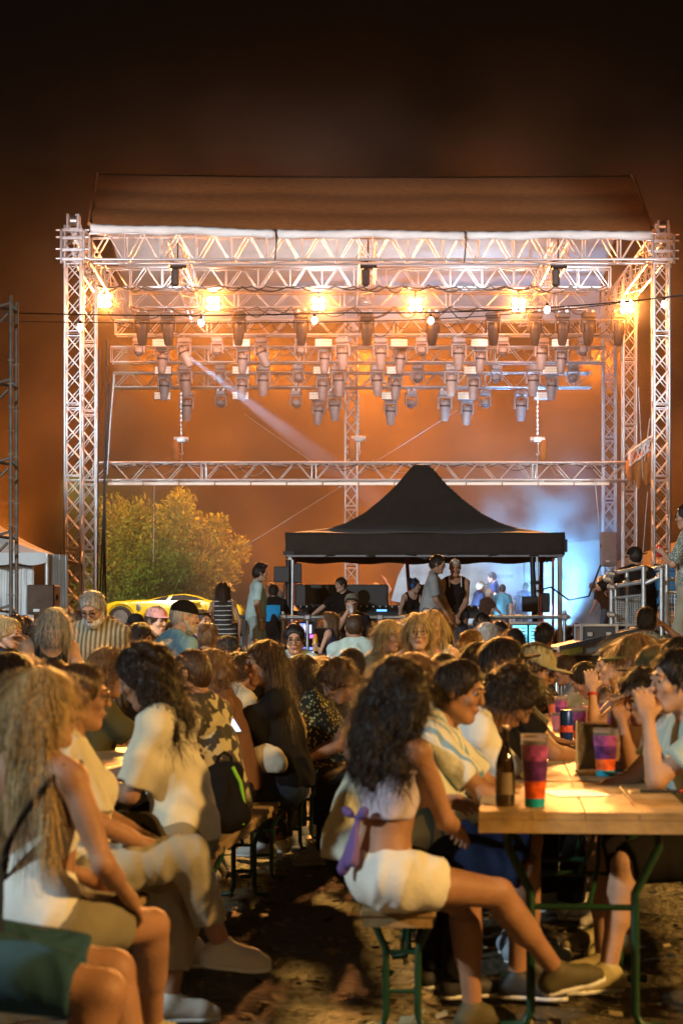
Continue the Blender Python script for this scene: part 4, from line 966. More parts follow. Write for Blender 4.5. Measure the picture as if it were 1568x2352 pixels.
HANDS = {'down': (.24, .03, -.56), 'lap': (.10, .33, -.42), 'table': (.13, .45, -.26), 'chin': (.05, .20, .03), 'raise': (.28, .12, .36), 'phone': (.06, .36, -.12), 'hip': (.26, -.02, -.40),
         'front': (.05, .20, -.50), 'mouth': (.03, .20, .07), 'reach': (.25, .50, -.20), 'bench': (.30, .0, -.50), 'fold': (-.10, .25, -.25), 'forward': (.12, .52, -.02), 'up': (.16, .22, .20)}
FEET = {'stand': ((-.10, 0, .08), (.10, .02, .08)), 'walk': ((-.09, .16, .08), (.09, -.18, .10)), 'sit': ((-.13, .44, .08), (.13, .40, .08)), 'tuck': ((-.13, .18, .10), (.13, .22, .10)),
        'cross': ((-.10, .42, .08), (-.14, .72, .34))}
def skeleton(P):
    J = {}; sit = P.get('seat') is not None; s = P['s']
    pel = V3(0, 0, P['seat'] / s + .10) if sit else V3(0, 0, .93)
    lean, side, tw = P.get('lean', 6 if sit else 2), P.get('side', 0), P.get('twist', 0)
    C = rz_(tw) @ ry(side) @ rx(-lean); Mh = rz_(tw * .4) @ ry(side * .5) @ rx(-lean * .45); P0 = rz_(0) @ rx(8 if sit else 0)
    wai = pel + Mh @ V3(0, 0, .13); chest = wai + C @ V3(0, .01, .17); nb = chest + C @ V3(0, -.015, .20)
    hy, hp, hr = P.get('head', (0, 0, 0)); Hm = rz_(tw) @ ry(side * .5) @ rx(-lean * .45) @ rz_(hy) @ rx(-hp) @ ry(hr)
    piv = nb + C @ V3(0, .015, .05); hc = piv + Hm @ V3(0, .022, .112)
    fem = P.get('sex', 'm') == 'f'; kid = P.get('kid', 0); sw = (.155 if fem else .178) * P.get('wide', 1)
    J.update(pel=pel, wai=wai, chest=chest, nb=nb, piv=piv, hc=hc, C=C, Mh=Mh, P0=P0, Hm=Hm, fem=fem, fat=P.get('fat', .9 if fem else .95), kid=kid)
    T = rz_(tw) @ rx(-lean * .5)
    for i, sd in enumerate((-1, 1)):
        k = 'lr'[i]; sh = nb + C @ V3(sd * sw, 0, -.055); tg = P.get('h' + k, 'lap' if sit else 'down')
        if isinstance(tg, str): tg = HANDS[tg]
        tgt = nb + T @ V3(sd * tg[0], tg[1], tg[2]); pole = P.get('p' + k, (sd * .6, -.5, -.6)); el, wr = two_bone(sh, tgt, .285, .255, T @ V3(*pole))
        J['sh' + k], J['el' + k], J['wr' + k] = sh, el, wr
        hip = pel + P0 @ V3(sd * .088, 0, -.02); ft = P.get('feet', 'sit' if sit else 'stand'); ft = FEET[ft][i] if isinstance(ft, str) else ft[i]
        tf = V3(ft[0], ft[1], ft[2]); kp = P.get('k' + k, (sd * .12, 1, .5)); kn, an = two_bone(hip, tf, .43, .42, kp)
        J['hip' + k], J['kn' + k], J['an' + k] = hip, kn, an
        hd = kn - hip; sh_ = nrm(an - kn); fw = nrm(V3(hd[0], hd[1], 0) + V3(0, .02 if sit else .3, 0)) if np.linalg.norm(hd[:2]) > .05 else V3(0, 1, 0)
        if an[2] > .15: fw = nrm(fw - (fw @ sh_) * sh_ + .45 * sh_)
        J['ft' + k] = fw
    return J
def torso(J, drape=0.0):
    f = J['fat']; C, Mh, P0 = J['C'], J['Mh'], J['P0']; fe = J['fem']
    pr = [ell(J['pel'] + P0 @ V3(0, -.01, 0), P0, (.17 * f + (.012 if fe else 0), .118 * f, .135), .04), ell(J['wai'], Mh, ((.125 if fe else .142) * f + drape, .10 * f + drape, .16), .06),
          ell(J['chest'] + C @ V3(0, 0, .02), C, ((.142 if fe else .165) * (.6 + .4 * f), .108 * f, .19), .05),
          cone(J['shl'] + C @ V3(.03, -.01, 0), J['shr'] + C @ V3(-.03, -.01, 0), .056, .056, .05)]
    for k, sd in (('l', -1), ('r', 1)): pr.append(cone(J['nb'] + C @ V3(sd * .03, -.02, .035), J['sh' + k] + C @ V3(0, -.01, .012), .038, .042, .04))
    if f > 1.12: pr.append(ell(J['wai'] + Mh @ V3(0, .05, -.02), Mh, (.14 * f, .12 * f, .14), .05))
    if fe and not J['kid']:
        for sd in (-1, 1): pr.append(ell(J['chest'] + C @ V3(sd * .072, .085, .005), C, (.066, .06, .066), .03))
    if drape:
        pr.append(ell(J['pel'] + P0 @ V3(0, 0, .02), Mh, (.175 * f + drape * .7, .128 * f + drape * .7, .17), .06))
        pr.append(ell(J['chest'] + C @ V3(0, 0, -.06), C, (.155 * f + drape * .5, .112 * f + drape * .5, .2), .06))
    return pr
def arms(J, r=1.0, upto=9):
    pr = []; q = r * (.9 if J['fem'] else 1.0) * (.8 if J['kid'] else 1)
    for k in 'lr':
        s, e, w_ = J['sh' + k], J['el' + k], J['wr' + k]
        pr += [cone(s, e, .050 * q, .038 * q, .03), ell(s + (e - s) * .42, np.stack([nrm(np.cross(e - s, V3(.1, .2, .9))), nrm(np.cross(e - s, np.cross(e - s, V3(.1, .2, .9)))), nrm(e - s)], 1), (.046 * q, .046 * q, .11), .02),
               cone(e, w_, .037 * q, .025 * q, .015), cone(e, e + (w_ - e) * .45, .039 * q, .036 * q, .02)]
    return pr
def legs(J, r=1.0):
    pr = []; q = r * (.85 if J['kid'] else 1.08)
    for k in 'lr':
        h_, n_, a = J['hip' + k], J['kn' + k], J['an' + k]; g = 1.06 if J['fem'] else 1
        pr += [cone(h_ + (n_ - h_) * .05, n_, .086 * q * g * (.5 + .5 * J['fat']), .052 * q, .04), cone(n_, a, .05 * q, .034 * q, .03)]
        back = nrm(a - n_); b = np.cross(back, np.cross(nrm(n_ - h_), back)); b = nrm(b) if np.linalg.norm(b) > .1 else V3(0, -1, 0)
        b = b if b @ (n_ - h_) < 0 or True else -b; side_ = -b if b @ J['ft' + k] > 0 else b
        pr.append(cone(n_ + (a - n_) * .2 + side_ * .012, n_ + (a - n_) * .48 + side_ * .008, .052 * q, .044 * q, .04))
    return pr
def footp(J, k, infl=0):
    a, fw = J['an' + k], J['ft' + k]; dn = V3(0, 0, -1) if a[2] < .15 else nrm(J['an' + k] - J['kn' + k]); dn = nrm(dn - (dn @ fw) * fw); 
    heel = a - fw * .035 + dn * .045; ball = a + fw * .125 + dn * .052; toe = a + fw * .175 + dn * .058
    return [cone(a, heel, .036 + infl, .033 + infl, .02), cone(heel, ball, .034 + infl, .033 + infl, .02), cone(a + dn * .01, ball - dn * .01, .034 + infl, .028 + infl, .03), cone(ball, toe, .034 + infl, .024 + infl, .02)], dn
def head_prims(J):
    H, c = J['Hm'], J['hc']; f = lambda *a: c + H @ V3(*a); g = .94 if J['fem'] else 1.0
    pr = [ell(f(0, -.012, .03), H, (.074, .092, .09), .02), ell(f(0, .022, -.03), H, (.060 * g, .066, .083), .03), cone(f(-.012, .062, -.098), f(.012, .062, -.098), .021 * g, .021 * g, .025),
          cone(f(-.055, .0, -.06), f(-.02, .055, -.095), .018, .018, .03), cone(f(.055, 0, -.06), f(.02, .055, -.095), .018, .018, .03),
          cone(f(-.034, .078, .034), f(.034, .078, .034), .013, .013, .014), cone(f(0, .088, .022), f(0, .104, -.014), .0075, .011, .008), ell(f(0, .102, -.020), H, (.016, .012, .010), .006),
          ell(f(-.036, .066, -.018), H, (.024, .02, .02), .015), ell(f(.036, .066, -.018), H, (.024, .02, .02), .015),
          cone(f(-.016, .086, -.052), f(.016, .086, -.052), .008, .008, .008), cone(f(-.012, .084, -.064), f(.012, .084, -.064), .0085, .0085, .006)]
    for sd in (-1, 1): pr.append(ell(f(sd * .077, -.008, 0), H @ rz_(sd * 18), (.008, .019, .031), .008))
    pr.append(cone(J['nb'] + J['C'] @ V3(0, -.01, -.06), c + H @ V3(0, -.022, -.06), .058 if not J['fem'] else .05, .052 if not J['fem'] else .046, .035))
    subs = [(f(sd * .031, .092, .014), H, (.018, .012, .011)) for sd in (-1, 1)]
    return pr, subs
def hand_prims(w_, d, n_, side, curl):
    X = np.cross(d, n_) * side; M = np.stack([X, d, n_], 1)
    pr = [ell(w_ + d * .05, M, (.041, .05, .016), .015), cone(w_ - d * .03, w_ + d * .02, .026, .026, .02)]
    for i, L in enumerate((.070, .079, .072, .056)):
        b = w_ + d * .086 + X * (.031 - .0205 * i); sp = X * (.06 - .045 * i); a1 = R(curl * .6); a2 = R(curl * 1.5)
        d1 = nrm(d * math.cos(a1) + n_ * math.sin(a1) + sp); d2 = nrm(d * math.cos(a2) + n_ * math.sin(a2) + sp * .5)
        m_ = b + d1 * L * .52; pr += [cone(b - d * .02, m_, .0105, .0092, .006), cone(m_, m_ + d2 * L * .48, .0092, .0078, .004)]
    b = w_ + d * .028 + X * .03; m_ = b + nrm(X * .75 + d * .6 + n_ * .3) * .036; pr += [cone(b, m_, .0145, .0115, .012), cone(m_, m_ + nrm(d * .9 + X * .15 + n_ * .45) * .036, .0112, .009, .005)]
    return pr
def wrinkle(seed, amp, fr=1.0):
    r = np.random.default_rng(seed); A = r.normal(size=(4, 3)) * 14 * fr; A[:2, 2] *= .35; B = r.uniform(0, 6, 8)
    def f(X, Y, Z):
        u = A[0, 0] * X + A[0, 1] * Y + A[0, 2] * Z; v = A[1, 0] * X + A[1, 1] * Y + A[1, 2] * Z; w_ = A[2, 0] * X + A[2, 1] * Y + A[2, 2] * Z
        return amp * (np.sin(u * 1.6 + 1.5 * np.sin(w_ + B[0]) + B[1]) * .6 + np.sin(v * 2.6 + 1.2 * np.sin(u + B[2])) * .4 + .5 * np.sin(w_ * .8 + B[3]))
    return f
def cloth(name, c, rough=.85):
    k = 'cloth_' + name
    if k in MATS: return MATS[k]
    m = mat(k, c, rough, noise=.14, nscale=5, bump=.10, bscale=60, spec=.08); nt = m.node_tree; b = nt.nodes['Principled BSDF']
    fine = [n for n in nt.nodes if n.type == 'BUMP'][0]; tc = nt.nodes.new('ShaderNodeTexCoord'); mp = nt.nodes.new('ShaderNodeMapping'); mp.inputs['Scale'].default_value = (1, 1, .55)
    n = nt.nodes.new('ShaderNodeTexNoise'); n.inputs['Scale'].default_value = 5; n.inputs['Detail'].default_value = 1.5; n.inputs['Distortion'].default_value = 1.6
    try: n.noise_type = 'RIDGED_MULTIFRACTAL'
    except Exception: pass
    b2 = nt.nodes.new('ShaderNodeBump'); b2.inputs['Strength'].default_value = .8; b2.inputs['Distance'].default_value = .035
    for q, r in ((tc.outputs['Object'], mp.inputs[0]), (mp.outputs[0], n.inputs['Vector']), (n.outputs[0], b2.inputs['Height']), (b2.outputs[0], fine.inputs['Normal'])): nt.links.new(q, r)
    return m
SKIN = {'l': mat('fair_skin', (.52, .31, .21), .55, noise=.16, nscale=9, bump=.12, bscale=70, spec=.35), 'm': mat('tanned_skin', (.36, .19, .115), .55, noise=.16, nscale=9, bump=.12, bscale=70, spec=.35),
        'd': mat('brown_skin', (.20, .10, .055), .45, noise=.12, nscale=9, bump=.08, bscale=90)}
def hairmat(name, c):
    if 'hair_' + name in MATS: return MATS['hair_' + name]
    m = mat('hair_' + name, c, .42, noise=0, spec=.35); nt = m.node_tree; b = nt.nodes['Principled BSDF']
    tc = nt.nodes.new('ShaderNodeTexCoord'); mp = nt.nodes.new('ShaderNodeMapping'); mp.inputs['Scale'].default_value = (60, 60, 7)
    n = nt.nodes.new('ShaderNodeTexNoise'); n.inputs['Scale'].default_value = 1.6; n.inputs['Detail'].default_value = 4; n.inputs['Distortion'].default_value = .8
    r = nt.nodes.new('ShaderNodeMapRange'); r.inputs[1].default_value = .3; r.inputs[2].default_value = .7; r.inputs[3].default_value = .45; r.inputs[4].default_value = 1.6
    mx = nt.nodes.new('ShaderNodeVectorMath'); mx.operation = 'SCALE'; mx.inputs[0].default_value = c
    bp = nt.nodes.new('ShaderNodeBump'); bp.inputs['Strength'].default_value = .8; bp.inputs['Distance'].default_value = .012
    for a, e in ((tc.outputs['Object'], mp.inputs[0]), (mp.outputs[0], n.inputs['Vector']), (n.outputs[0], r.inputs[0]), (r.outputs[0], mx.inputs['Scale']), (mx.outputs[0], b.inputs['Base Color']), (n.outputs[0], bp.inputs['Height']), (bp.outputs[0], b.inputs['Normal'])): nt.links.new(a, e)
    return m
HAIR = {'dark': (.016, .009, .006), 'black': (.008, .006, .006), 'brown': (.045, .022, .010), 'light': (.15, .08, .035), 'blond': (.42, .29, .13), 'grey': (.36, .34, .31), 'white': (.55, .53, .5), 'red': (.16, .05, .02)}
for k_, c_ in list(HAIR.items()): HAIR[k_] = hairmat(k_, c_)
EYEW = mat('eye_white', (.34, .32, .30), .25, noise=0); EYED = mat('dark_iris', (.02, .012, .008), .2, noise=0); LIP = {'l': mat('lip_l', (.42, .16, .13), .4, noise=0), 'm': mat('lip_m', (.28, .10, .08), .4, noise=0), 'd': mat('lip_d', (.14, .06, .05), .4, noise=0)}
def strands(J, V, Q, count, mode, seed, s, width=.0016):
    r = np.random.default_rng(seed); k = r.integers(0, len(Q), count); P = V[Q[k]].mean(1); q_ = (P - J['hc']) @ J['Hm']; k = k[~((q_[:, 1] > .02) & (q_[:, 2] < .10))]; count = len(k); P = V[Q[k]].mean(1)
    nn = np.cross(V[Q[k, 1]] - V[Q[k, 0]], V[Q[k, 3]] - V[Q[k, 0]]); nn /= np.linalg.norm(nn, axis=1)[:, None] + 1e-9
    c = J['hc'] + J['Hm'] @ V3(0, -.03, .06); up = J['Hm'] @ V3(0, -.25, 1)
    rad = P - c; flow = -up[None] * .5 + rad * 4 if mode == 'short' else np.tile(V3(0, 0, -1), (count, 1)) + rad * .8
    t = flow - nn * (flow * nn).sum(1)[:, None]; t /= np.linalg.norm(t, axis=1)[:, None] + 1e-9
    t = t + r.normal(size=t.shape) * ({'short': .14, 'long': .09, 'curly': .5}[mode]); st = {'short': .010, 'long': .042, 'curly': .016}[mode]; seg = 5; pts = []
    p = P + nn * .001
    for i in range(seg):
        pts.append(p); curl = r.normal(size=p.shape) * (.05 if mode != 'curly' else .5); p = p + (t + nn * ((.16 if mode != 'long' else .035) - .02 * i) + curl) * st + V3(0, 0, -1) * st * .12 * i
    pts = np.stack(pts, 1); sd = np.cross(t, nn); sd /= np.linalg.norm(sd, axis=1)[:, None] + 1e-9
    w_ = (width * np.array([1, 1, .9, .6, .2]))[None, :, None]; A = pts - sd[:, None] * w_; B = pts + sd[:, None] * w_
    VV = np.stack([A, B], 2).reshape(-1, 3); b = (np.arange(count) * seg * 2)[:, None] + (np.arange(seg - 1) * 2)[None]; b = b.ravel()
    return VV, np.stack([b, b + 1, b + 3, b + 2], 1)

def human(label, px, d, yaw, top, P, skin='m', hair=('short', 'dark'), shirt=None, legsw=None, shoes=None, extras=(), base=0.0, anchor='h', group=None, face=True, detail=None, x=None, root=None):
    """one person. yaw 0 faces away from the camera, 90 faces left, -90 right, 180 the camera"""
    hv_ = {'short': .016, 'buzz': .01, 'thin': .012, 'curly': .036, 'afro': .045, 'bob': .02, 'long': .018, 'longcurly': .034, 'bun': .02, 'pony': .016, 'quiff': .045}[hair[0]] if hair else 0
    if any(e_[0] == 'cap' for e_ in extras): hv_ = max(hv_, .018)
    P = dict(P); P['s'] = 1.0; ztop = pz(top, d) - base
    for _ in range(4):
        J = skeleton(P); t1 = (J['hc'] + J['Hm'] @ V3(0, -.01, .118 + hv_))[2]
        if P.get('seat') is not None: k = (ztop - P['seat']) / ((t1 - P['seat'] / P['s'])); P['s'] = float(np.clip(k, .55, 1.18))
        else: P['s'] = float(ztop / t1)
    J = skeleton(P); s = P['s']; Y = rz_(yaw)
    off = Y @ ((J['hc'] if anchor == 'h' else J['pel']) * s); X0 = (px - HX) * d / F if x is None else x
    loc = (X0 - off[0], d - off[1], base)
    hb = detail or (.0125 if d < 9.5 else .015 if d < 18 else .02 if d < 36 else .026); hh = .0055 if d < 20 else .0065 if d < 36 else .009
    hand_h = .0055 if d < 14 else .0075; far = d > 36; seed = int(abs(px) * 7 + d * 13)
    def mk(name, VQ, m, parent=None):
        V, Q = VQ
        if len(Q) == 0: return None
        o = bpy.data.objects.new(name, mesh_np(name, V * s, Q, m)); return link(o, parent)
    # body: trunk and limbs, head and hands in one mesh
    sk = SKIN[skin]; bp = torso(J) + arms(J) + legs(J); barefeet = shoes is None
    if barefeet:
        for k in 'lr': bp += footp(J, k)[0]
    bp.append(cone(J['nb'] + J['C'] @ V3(0, -.01, -.05), J['hc'] + J['Hm'] @ V3(0, -.02, -.04), .055 if not J['fem'] else .047, .05 if not J['fem'] else .043, .03))
    parts = [surface(bp, hb)]; hp, hs = head_prims(J); parts.append(surface(hp, hh, subs=hs))
    for k, sd in (('l', -1), ('r', 1)):
        fd = nrm(J['wr' + k] - J['el' + k]); n0 = J['C'] @ V3(-sd * .6, .15, -.7) if P.get('n' + k) is None else V3(*P['n' + k]); n_ = n0 - (n0 @ fd) * fd; n_ = nrm(n_) if np.linalg.norm(n_) > .1 else nrm(np.cross(fd, V3(1, 0, 0)))
        J['fd' + k], J['nn' + k] = fd, n_
        parts.append(surface(hand_prims(J['wr' + k], fd, n_, sd, P.get('curl', 32)), hand_h if not far else .009))
    o_ = 0; VV = []; QQ = []
    for V, Q in parts: VV.append(V); QQ.append(Q + o_); o_ += len(V)
    body = mk('person', (np.concatenate(VV), np.concatenate(QQ)), sk); body.location = loc; body.rotation_euler = (0, 0, R(yaw))
    body['label'] = label; body['category'] = 'person'
    if group: body['group'] = group
    C, Mh, P0, Hm, hc = J['C'], J['Mh'], J['P0'], J['Hm'], J['hc']; f = lambda *a: hc + Hm @ V3(*a)
    wa = .006 if d < 12 else .0045 if d < 20 else .0025; hc_ = hb * .9
    # shirt: (style, material, hem, sleeve)
    if shirt:
        st, m = shirt[0], shirt[1]; hem = shirt[2] if len(shirt) > 2 else .08; hem = hem if P.get('seat') is None else min(hem, .035); sl = shirt[3] if len(shirt) > 3 else .62; drape = .02 if st in ('tee', 'hoodie', 'shirt') else 0.0; infl = {'tee': .012, 'shirt': .014, 'hoodie': .03, 'tank': .007, 'tube': .007, 'dress': .009}[st]
        pr = torso(J, drape)
        cuts = [(J['pel'] + Mh @ V3(0, 0, -hem), -(Mh @ V3(0, 0, 1)))]; subs = [(J['nb'] + C @ V3(0, .012, .085), C, (.075, .075, .06))]
        if st in ('tee', 'shirt', 'hoodie'):
            for k in 'lr':
                a, e, w_ = J['sh' + k], J['el' + k], J['wr' + k]
                if sl <= 1: pr.append(cone(a, a + (e - a) * sl, .052, .056, .04, True))
                else: pr += [cone(a, e, .052, .045, .04), cone(e, e + (w_ - e) * (sl - 1), .045, .034, .02, True)]
        if st in ('tank', 'dress'):
            subs = [(J['nb'] + C @ V3(0, .05, .05), C, (.095, .13, .13))] + [(J['sh' + k] + C @ V3(sd * .035, 0, .0), C, (.07, .12, .105)) for k, sd in (('l', -1), ('r', 1))]
        if st == 'tube': cuts = [(J['chest'] + C @ V3(0, 0, .085), C @ V3(0, 0, 1)), (J['chest'] + C @ V3(0, 0, -.10), -(C @ V3(0, 0, 1)))] if len(shirt) < 3 else [(J['chest'] + C @ V3(0, 0, .085), C @ V3(0, 0, 1)), (J['pel'] + Mh @ V3(0, 0, -.05), -(Mh @ V3(0, 0, 1)))]; subs = []; pr[0] = ell(J['pel'] + P0 @ V3(0, -.01, 0), P0, (.19, .14, .15), .04)
        if st == 'crop': pass
        if st == 'dress':
            for k in 'lr': pr.append(cone(J['hip' + k], J['hip' + k] + (J['kn' + k] - J['hip' + k]) * .9, .125, .14, .08))
            cuts = []
        mk('hoodie' if st == 'hoodie' else 'dress' if st == 'dress' else 'shirt' if st in ('tee', 'shirt') else 'top', surface(pr, hc_, infl, cuts, subs, wrinkle(seed, wa * (1.6 if st != 'tank' else .6))), m, body)
    if legsw:      # (length 0..2 along the leg, material, looseness)
        ln, m = legsw[0], legsw[1]; lo_ = legsw[2] if len(legsw) > 2 else .014
        pr = [ell(J['pel'] + P0 @ V3(0, -.01, -.01), P0, (.172 * J['fat'] + (.012 if J['fem'] else 0) - lo_ + .012, .12 * J['fat'] - lo_ + .012, .135 - lo_), .04)]
        for k in 'lr':
            a, n_, w_ = J['hip' + k], J['kn' + k], J['an' + k]; g = 1.06 if J['fem'] else 1
            if ln <= 1: pr.append(cone(a, a + (n_ - a) * ln, .09 * g, .09 * g - .03 * ln, .04, True))
            else: pr += [cone(a, n_, .088 * g, .058, .04), cone(n_, n_ + (w_ - n_) * (ln - 1), .058, .046, .03, True)]
        mk('shorts' if ln < 1.2 else 'trousers', surface(pr, hc_, lo_, [(J['pel'] + Mh @ V3(0, 0, .135), Mh @ V3(0, 0, 1))], (), wrinkle(seed + 3, wa * 1.2)), m, body)
    if shoes:
        for k in 'lr':
            if shoes == 'hidden': continue
            fp, dn = footp(J, k, .006); mk('shoe', surface(fp, hc_ * .8), shoes, body)
            a, fw = J['an' + k], J['ft' + k]; q = [cone(a - fw * .035 + dn * .078, a + fw * .13 + dn * .084, .036, .042, .01), cone(a + fw * .13 + dn * .084, a + fw * .18 + dn * .084, .042, .03, .01)]
            V, Q = surface(q, hc_ * .8, 0, [(a + dn * .068, -dn), (a + dn * .09, dn)]); 
            if len(Q): mk('sole', (V, Q), WHITEP if shoes is not CASE else BLACKP, body)
    # hair
    hs_, hcn = hair if hair else (None, None)
    if hs_:
        hm_ = HAIR[hcn]; vol = {'short': .006, 'buzz': .001, 'thin': .003, 'curly': .02, 'afro': .03, 'bob': .01, 'long': .008, 'longcurly': .018, 'bun': .006, 'pony': .006, 'quiff': .008}[hs_]
        pr = [ell(f(0, -.016, .036), Hm, (.080 + vol, .097 + vol, .092 + vol), .03)]; big = hs_ in ('long', 'longcurly', 'bob'); curly = hs_ in ('curly', 'afro', 'longcurly')
        subs = [(f(0, .118, -.035), Hm, (.084 if not big else .078, .105 if big else .098, .118))]; cuts = []
        if not big: cuts = [(f(0, .0, -.055), Hm @ V3(0, .35, -1) / 1.06)]; subs.append((f(0, .03, -.075), Hm, (.12, .055, .06))); pr.append(ell(f(0, -.05, -.01), Hm, (.068 + vol, .06 + vol, .07), .03))
        if hs_ == 'quiff': pr.append(ell(f(.01, .05, .115), Hm, (.055, .05, .035), .03)); pr.append(ell(f(0, -.02, .13), Hm, (.05, .05, .03), .03))
        if hs_ == 'bun': pr.append(ell(f(0, -.10, .09), Hm, (.045, .04, .045), .015))
        if hs_ == 'pony': pr += [cone(f(0, -.105, .05), f(0, -.16, -.02), .03, .032, .02), cone(f(0, -.16, -.02), f(0, -.15, -.16), .032, .018, .02)]
        if big:
            L = P.get('hairlen', .30 if hs_ != 'bob' else .13); wv = P.get('hairwide', 1.0 if hs_ != 'longcurly' else 1.5); dn = C @ V3(0, -.10, -1)
            b0 = f(0, -.055, .0); e0 = b0 + nrm(dn) * L; pr += [cone(b0, b0 + (e0 - b0) * .6, .068, .06 * wv, .05), cone(b0 + (e0 - b0) * .5, e0, .058 * wv, .036 * wv, .05)]
            for sd in (-1, 1):
                a0 = f(sd * .070, -.035, .03); a1 = f(sd * .078, -.035 + (.02 if P.get('front') else 0), -.10); a2 = a1 + nrm(C @ V3(sd * .25, .05 if P.get('front') else -.25, -1)) * max(.02, L - .12); pr += [cone(a0, a1, .026, .028 * wv, .03), cone(a1, a2, .028 * wv, .02 * wv, .03)]
                if wv > 1.2: pr.append(ell(f(sd * .08, -.04, -.06), Hm, (.06 * wv, .07, .12), .05))
        amp = .008 if curly else .0022; r_ = np.random.default_rng(seed + 9); ph = r_.uniform(0, 6, 4)
        def hw(X, Y, Z):
            if curly:
                q = 55 if hs_ == 'longcurly' else 75
                return amp * (np.sin(X * q + 2 * np.sin(Z * 40 + ph[0])) * np.sin(Y * q + ph[1]) + np.sin(Z * q * .8 + 3 * np.sin(X * 30 + ph[2])) * .7)
            th = np.arctan2(X - hc[0], Y - hc[1] + .03); return amp * (np.sin(th * 26 + 3 * np.sin(Z * 22 + ph[0])) + .6 * np.sin(th * 47 + 2 * np.sin(Z * 35 + ph[1]))) + amp * .6 * np.sin(X * 33 + ph[2]) * np.sin(Y * 31 + ph[3])
        hv, hq = surface(pr, hh, 0, cuts, subs, hw); ho = mk('hair', (hv, hq), hm_, body)
        if ho is not None and d < 36 and hs_ not in ('buzz',):
            cnt = (2600 if d < 10 else 1700 if d < 20 else 700) * (2 if big else 1); mode = 'curly' if curly else 'long' if big else 'short'
            sv, sq = strands(J, hv, hq, cnt, mode, seed + 4, s, .0010 if d < 20 else .0016); so = mk('hair_strands', (sv, sq), hm_, body); so['kind'] = 'stuff'
    # face
    fdir = (Y @ Hm @ V3(0, 1, 0))
    if face and fdir[1] < .45 and not far:
        for sd in (-1, 1):
            me = MB().ball((0, 0, 0), .0125 * s, 10, 8); o = me.build('eye', EYEW, body); o.data.materials.append(EYED); e = f(sd * .031, .0775, .014) * s
            for p_ in o.data.polygons:
                if p_.center.y > .0078 * s: p_.material_index = 1
            o.matrix_basis = Matrix.Translation(e) @ Matrix(Hm.tolist()).to_4x4()
            mk('eyebrow', surface([cone(f(sd * .014, .0905, .036), f(sd * .03, .0925, .041), .004, .0045, .003), cone(f(sd * .03, .0925, .041), f(sd * .048, .079, .034), .0045, .003, .003)], .0035), HAIR['dark' if hcn not in ('blond', 'grey', 'white') else 'light'], body)
            mk('eyelid', surface([cone(f(sd * .019, .083, .022), f(sd * .031, .0905, .0255), .0045, .0055, .004), cone(f(sd * .031, .0905, .0255), f(sd * .044, .079, .02), .0055, .004, .004)], .004), sk, body)
        mk('lips', surface([cone(f(-.019, .0865, -.054), f(.0, .0935, -.0525), .0035, .0058, .003), cone(f(0, .0935, -.0525), f(.019, .0865, -.054), .0058, .0035, .003), cone(f(-.013, .0875, -.0625), f(.013, .0875, -.0625), .006, .006, .003)], .0035), LIP[skin], body)
    for ex in extras:
        k = ex[0]
        if k == 'cap':
            bk = ex[2] if len(ex) > 2 else 0; Hc = Hm @ rz_(bk) ; g = lambda *a: hc + Hc @ V3(*a); thk = .0085 if d < 20 else .011
            mk('cap', surface([ell(g(0, -.010, .040), Hc, (.091, .107, .092), .01), ell(g(0, .115, .045), Hc @ rx(12), (.072, .082, thk), .008)], hh, 0, [], [(g(0, -.012, -.035), Hc, (.2, .2, .078)), (g(0, .06, -.03), Hc, (.2, .2, .068))]), ex[1], body)
        elif k == 'glasses':
            b = MB()
            for sd in (-1, 1):
                b.path([f(sd * .032 + .023 * math.cos(R(a)), .100, .012 + .019 * math.sin(R(a))) * s for a in range(0, 361, 30)], .0024 * s, 5); b.path([f(sd * .055, .098, .016) * s, f(sd * .083, .01, .016) * s], .002 * s, 4)
            b.path([f(-.009, .102, .016) * s, f(.009, .102, .016) * s], .002 * s, 4); b.build('glasses', ex[1], body)
        elif k == 'sunglasses_up':
            b = MB()
            for sd in (-1, 1): b.path([f(sd * .034 + .03 * math.cos(R(a)), .055 + .012 * math.sin(R(a)), .125 + .022 * math.sin(R(a))) * s for a in range(0, 361, 30)], .004 * s, 5)
            b.build('sunglasses', ex[1], body)
        elif k == 'headphones':
            b = MB(); b.path([f(.1 * math.cos(R(a)), -.01, .03 + .115 * math.sin(R(a))) * s for a in range(0, 181, 15)], .009 * s, 6)
            for sd in (-1, 1): b.ball(f(sd * .095, -.005, .0) * s, (.03 * s, .042 * s, .045 * s), 10, 8)
            b.build('headphones', ex[1], body)
        elif k == 'beard':
            mk('beard', surface([ell(f(0, .045, -.085), Hm, (.055, .052, .05), .02), cone(f(-.062, .0, -.03), f(-.05, .04, -.08), .018, .02, .02), cone(f(.062, .0, -.03), f(.05, .04, -.08), .018, .02, .02), cone(f(-.02, .092, -.041), f(.02, .092, -.041), .006, .006, .01)], hh, .002, (), [(f(0, .10, -.058), Hm, (.019, .022, .008)), (f(0, .12, -.015), Hm, (.06, .05, .025))], hw if hair else None), HAIR[ex[1]], body)
        elif k == 'strap':       # crossbody strap
            a_, b_ = (J['shl'], J['wai'] + Mh @ V3(.12, -.02, -.05)) if ex[2] == 'l' else (J['shr'], J['wai'] + Mh @ V3(-.12, -.02, -.05))
            b = MB(); 
            for sgn in (-1, 1):
                pts = []
                for i in range(13):
                    u = i / 12; p = a_ * (1 - u) + b_ * u + C @ V3(0, sgn * (.035 + .10 * math.sin(u * math.pi)), .05 * (1 - u)); pts.append(p * s)
                b.path(pts, .011 * s, 6)
            b.build('bag_strap', ex[1], body)
        elif k == 'bow':
